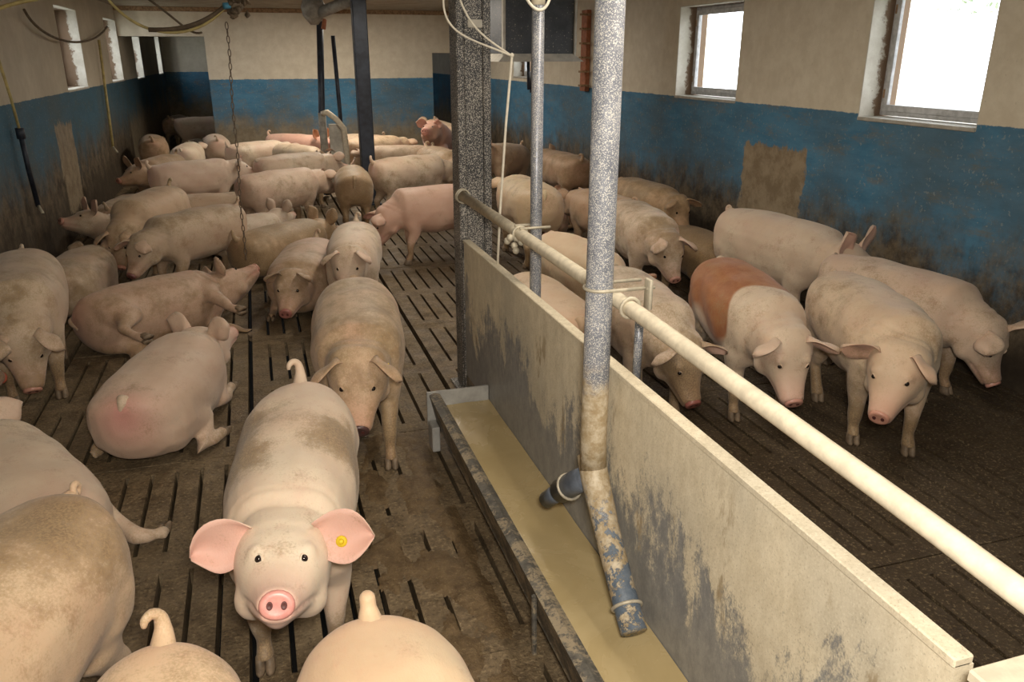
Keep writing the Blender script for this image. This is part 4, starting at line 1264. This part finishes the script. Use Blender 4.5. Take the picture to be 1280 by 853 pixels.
P('pig at the left edge of which only the snout shows', -1.68, 3.95, 76, vox=.014, scale=1.0, neck=(-14, -30), nz=-20, tint=pale, dirt=.7, snoutcol=(.9, .5, .35), group=LP)
P('pale pig lying at the lower left with one hind foot stretched to the right', -1.07, 3.28, 118, pose='lie', vox=.011, scale=1.06, neck=(-6, 0), nz=8, tint=pale, dirt=.25, fat=1.06, stance=(0, 0, 0, -.22), splay=.12, tail='curl', group=LP)
P('large pig with a brown-stained back filling the lower left corner', -0.82, 1.80, -112, vox=.011, scale=1.10, neck=(0, -30), tint=tan, dirt=.42, fat=1.06, spots=[(-.44, .08, .62, .2, .7), (-.2, .05, .68, .16, .4)], tail='curl', group=LP)
P('pig rump with an upright curled tail at the bottom edge, left of the white pig', -0.34, 1.13, -93, vox=.011, scale=1.02, neck=(0, -40), tint=(1.0, .92, .80), dirt=.5, tail='up', taildir=-1, tl=.6, fat=.98, group=LP)
P('pig rump with a short stub tail at the bottom edge, right of the white pig', 0.15, 1.05, -89, vox=.011, scale=1.04, neck=(0, -40), tint=(1.02, .96, .84), dirt=.05, tail='stub', group=LP)
# --- middle of the left pen
P('dirty pig lying face on to the camera before the pale chin-resting pig', 0.28, 6.42, -104, pose='lie', vox=.013, scale=1.10, neck=(-4, -24), nz=14, nl=.15, ears={'both': dict(elev=30, fwd=40, droop=60, L=.12)}, tint=dull, dirt=.75, pinkness=.2, snoutcol=(.5, .42, .4), fat=1.1, group=LP)
P('pig with a brown-smeared back lying beyond the stretched-out one', 0.14, 7.52, 44, pose='lie', vox=.014, scale=1.08, neck=(0, 0), nz=10, ears=erect, tint=tan, dirt=1.25, group=LP)
P('pig with a dark nose looking left, at the head of the resting group', -0.58, 7.18, -136, vox=.013, scale=1.0, neck=(4, -45), nz=-8, ears=fold, tint=dull, dirt=.5, snoutcol=(.35, .3, .3), group=LP)
P('pig with lowered head and arched back near the left wall', -0.98, 7.95, -108, vox=.014, scale=1.08, bend=-16, neck=(0, -62), nz=-25, ears=fold, tint=tan, dirt=.5, group=LP)
P('pig raising its snout with both ears pricked, close to the left wall', -1.20, 8.90, -140, pose='lie', vox=.015, scale=1.02, neck=(-10, 14), nz=34, nl=.26, ears=erect, tint=dull, dirt=.5, group=LP)
P('dim pig lying against the left wall beside the pig with the lowered head', -1.45, 6.85, 84, pose='lie', vox=.014, scale=1.05, neck=(10, -12), tint=dull, dirt=.7, tail='down', group=LP)
P('greyish white pig lying behind the hanging chain', -0.20, 8.42, 32, pose='lie', vox=.015, scale=.92, neck=(20, 5), nz=26, ears=erect, tint=grey, dirt=.35, group=LP)
P('pig lying behind the arched back of the pig with the lowered head', -0.58, 9.62, 4, pose='lie', vox=.016, scale=1.05, tint=dull, dirt=.4, group=LP)
P('pink-white pig standing and sniffing the hanging chain', -0.74, 10.45, 26, vox=.014, scale=1.05, neck=(-26, -6), nz=14, ears=flat, tint=white, dirt=.15, pinkness=.15, group=LP)
P('dim brown pig with pricked ears behind the chain-sniffing pig', -1.22, 11.3, -110, vox=.018, scale=1.0, neck=(-30, -6), nz=10, ears=erect, tint=(.72, .62, .54), dirt=.9, group=LP)
P('dim pig lying low beside the left wall beyond the one raising its snout', -1.48, 9.75, 80, pose='lie', vox=.018, scale=1.0, tint=dull, dirt=.8, group=LP)
P('white pig rump beyond the chain-sniffing pig', -0.97, 12.9, 84, vox=.018, scale=1.0, neck=(0, -20), tint=(1.1, 1.12, 1.1), dirt=.1, tail='curl', group=LP)
P('small pale pig rump beside the left corner of the dividing wall', -0.62, 14.2, 95, vox=.02, scale=1.0, tint=pale, dirt=.3, group=LP)
P('brown pig standing before the dark doorway', -1.55, 14.0, 96, vox=.018, scale=1.05, neck=(0, -30), tint=(.80, .68, .58), dirt=.8, group=LP)
P('pig standing further inside the dark room, curled tail up', -0.95, 17.6, 10, vox=.02, scale=1.1, tail='curl', tint=pale, dirt=.3, group=LP)
P('dark pig just inside the dark doorway', -1.6, 19.2, 80, vox=.02, scale=1.0, tint=dull, dirt=.9, group=LP)
P('pig lying in the doorway to the dark room', -1.10, 16.3, 85, pose='lie', vox=.02, scale=1.0, tint=dull, dirt=.5, group=LP)
P('pig walking away to the right, nearest the chain in the far row', 0.44, 10.78, 30, vox=.014, scale=1.06, bend=-8, neck=(0, -10), tint=pale, dirt=.45, tail='curl', tl=.4, group=LP)
P('pig with a pinkish flank walking right before the feeder stand', 0.22, 9.32, 34, vox=.014, scale=1.04, neck=(-4, -20), nz=6, ears=fold, tint=pale, dirt=.45, pinkness=.12, tail='down', tl=.4, group=LP)
P('dung-smeared pig rump left of the dark blue post', 1.02, 9.36, 86, vox=.014, scale=1.02, neck=(0, -40), tint=tan, dirt=1.3, tail='down', group=LP)
P('pig behind the far row, its rump against the blue dividing wall', 0.02, 12.8, 35, vox=.018, scale=1.02, tint=pale, dirt=.4, group=LP)
P('pig turned away behind the far row with a pale rump', 0.58, 12.1, -60, vox=.018, scale=1.02, neck=(0, -10), tint=(1, .98, .9), dirt=.4, tail='curl', tl=.4, group=LP)
P('pink pig with a red raised ear left of the feeder stand', 0.62, 13.6, -40, vox=.018, scale=1.05, neck=(-10, 10), nz=20, ears={'both': dict(elev=60, fwd=20, droop=0), 'red': True}, tint=pinkish, dirt=.3, pinkness=.4, group=LP)
P('pale pig side on, right behind the dark blue post', 1.80, 9.95, 24, vox=.014, scale=1.08, neck=(0, -38), nz=-6, tint=pale, dirt=.5, stance=(.02, .02, 0, 0), group=LP)
P('tan pig beyond the pink one, hidden in part by the broad post', 2.40, 10.90, -80, vox=.016, scale=1.05, neck=(0, -45), nz=-10, tint=tan, dirt=.7, group=LP)
P('pig with a dark spot on its back by the right part of the dividing wall', 1.78, 12.75, 28, vox=.018, scale=1.06, tint=tan, dirt=.5, group=LP)
P('dull pig in front of the spotted one, only its back showing', 1.95, 11.75, 165, vox=.018, scale=1.0, neck=(0, -30), tint=dull, dirt=.5, group=LP)
P('pink pig with its chest raised by the right doorway', 2.74, 12.6, -112, vox=.016, scale=1.08, neck=(-10, 10), nz=16, lift=.28, tint=pinkish, dirt=.2, pinkness=.35, group=LP)
P('pale pig at the back right doorway', 3.15, 13.7, 110, vox=.018, scale=1.08, neck=(0, 0), nz=20, lift=.14, tint=(1.02, .95, .85), dirt=.2, group=LP)
P('dim left-facing pig between the dark blue post and the dividing wall', 1.55, 13.7, 160, vox=.02, scale=1.0, tint=dull, dirt=.6, group=LP)
# --- right pen, far part
P('large cream pig with its rump to the camera behind the broad post', 2.46, 7.35, 88, vox=.012, scale=1.14, neck=(0, -30), tint=(1.0, .96, .82), dirt=.3, tail='down', fat=1.1, tl=.4, group=RP)
P('pale shaded pig standing close behind the partition panel', 1.44, 3.95, 89, vox=.012, scale=1.06, neck=(0, -30), nz=-10, tint=tan, dirt=.35, fat=.98, tail='down', tl=.4, group=RP)
P('pinkish pig with raised head and ears between the broad post and the thin pipe', 3.25, 10.75, -135, vox=.015, scale=1.05, neck=(-20, 4), nz=24, lift=.1, ears=erect, tint=(.9, .8, .72), dirt=.4, group=RP)
P('brownish pig beside the right wall behind the thin pipe', 3.74, 9.75, 95, vox=.016, scale=1.08, neck=(0, 10), nz=20, ears=fold, tint=(.8, .68, .6), dirt=.7, group=RP)
P('dim pig with pricked ears against the right wall, between the thin and thick pipes', 3.62, 8.75, -160, pose='lie', vox=.015, scale=1.0, neck=(0, 8), nz=24, ears=erect, tint=(.75, .62, .55), dirt=.8, group=RP)
P('dark pink pig lying before the pricked-eared one near the right wall', 2.90, 8.3, 95, pose='lie', vox=.016, scale=.95, tint=(.72, .56, .5), dirt=.7, group=RP)
P('pig with its flank hidden behind the thick feed pipe, facing away', 3.10, 6.95, 100, vox=.016, scale=1.0, neck=(0, -20), tint=(.85, .75, .66), dirt=.6, group=RP)
P('brown-patched pig lowering its head towards the red-backed pig', 2.98, 5.90, -98, vox=.011, scale=1.08, neck=(8, -45), nz=-2, ears=fold, tint=pale, dirt=.65, spots=[(-.2, .1, .6, .2, .5), (.5, 0, .6, .18, .6)], tail='down', group=RP)
P('pig with a dark stripe across its rump standing against the right wall', 3.70, 7.28, -84, vox=.014, scale=1.05, neck=(0, -40), tint=(.9, .8, .66), dirt=1.0, tail='down', group=RP)
P('dark dirty pig between the brown-patched pig and the wall', 3.74, 6.20, -92, pose='lie', vox=.016, scale=1.0, neck=(0, -10), tint=(.55, .46, .36), dirt=1.2, tail='down', group=RP)
P('pale pig with a red ear and yellow tag behind the thick feed pipe', 2.10, 5.08, -84, vox=.012, scale=1.0, neck=(14, -40), nz=-10, ears={'red': True, 'both': dict(elev=40, fwd=20, droop=30)}, tagside=1, tint=(1, .97, .86), dirt=.2, tail='down', group=RP)
P('pig with a brown muzzle showing under the rail, just behind the partition panel', 1.99, 3.90, -96, vox=.010, scale=1.04, neck=(12, -50), nz=-12, ears={'both': dict(elev=10, fwd=20, droop=50)}, tint=pale, dirt=.6, spots=[(.7, 0, .35, .2, .8)], snoutcol=(.5, .38, .36), tail='down', group=RP)
P('pig with a rust-red saddle and white forequarters', 2.56, 3.72, -104, vox=.010, scale=1.10, neck=(4, -48), nz=-6, ears={'both': dict(elev=18, fwd=30, droop=25)}, tint=pale, dirt=.3, rust=(-.75, .24, .05), stance=(.05, -.02, 0, 0), fat=1.04, tail='down', tl=.4, group=RP)
P('long clean pig side on against the blue wall, ear raised', 3.60, 4.88, -82, vox=.011, scale=1.18, neck=(14, -15), nz=0, ears={'both': dict(elev=62, fwd=0, droop=-10)}, tint=pale, dirt=.2, tail='curl', group=RP)
P('pig looking at the camera with brown feet, nearest on the right', 3.01, 3.22, -109, vox=.0095, scale=1.10, bend=-16, neck=(-30, -30), nz=-6, nl=.17, fat=1.04, ears={1: dict(elev=20, fwd=45, droop=80), -1: dict(elev=14, fwd=18, droop=5)}, tint=(.98, .94, .88), dirt=.35, stance=(.03, -.06, .02, .08), tail='curl', tl=.4, group=RP)
P('pig with a yellow ear tag, its head down against the right-hand wall', 3.60, 3.68, -79, vox=.011, scale=1.06, neck=(2, -60), nz=-18, ears={1: dict(elev=62, fwd=0, droop=0), -1: dict(elev=20, fwd=40, droop=40)}, tagside=-1, tint=pale, dirt=.45, pinkness=.1, tail='down', tl=.3, group=RP)
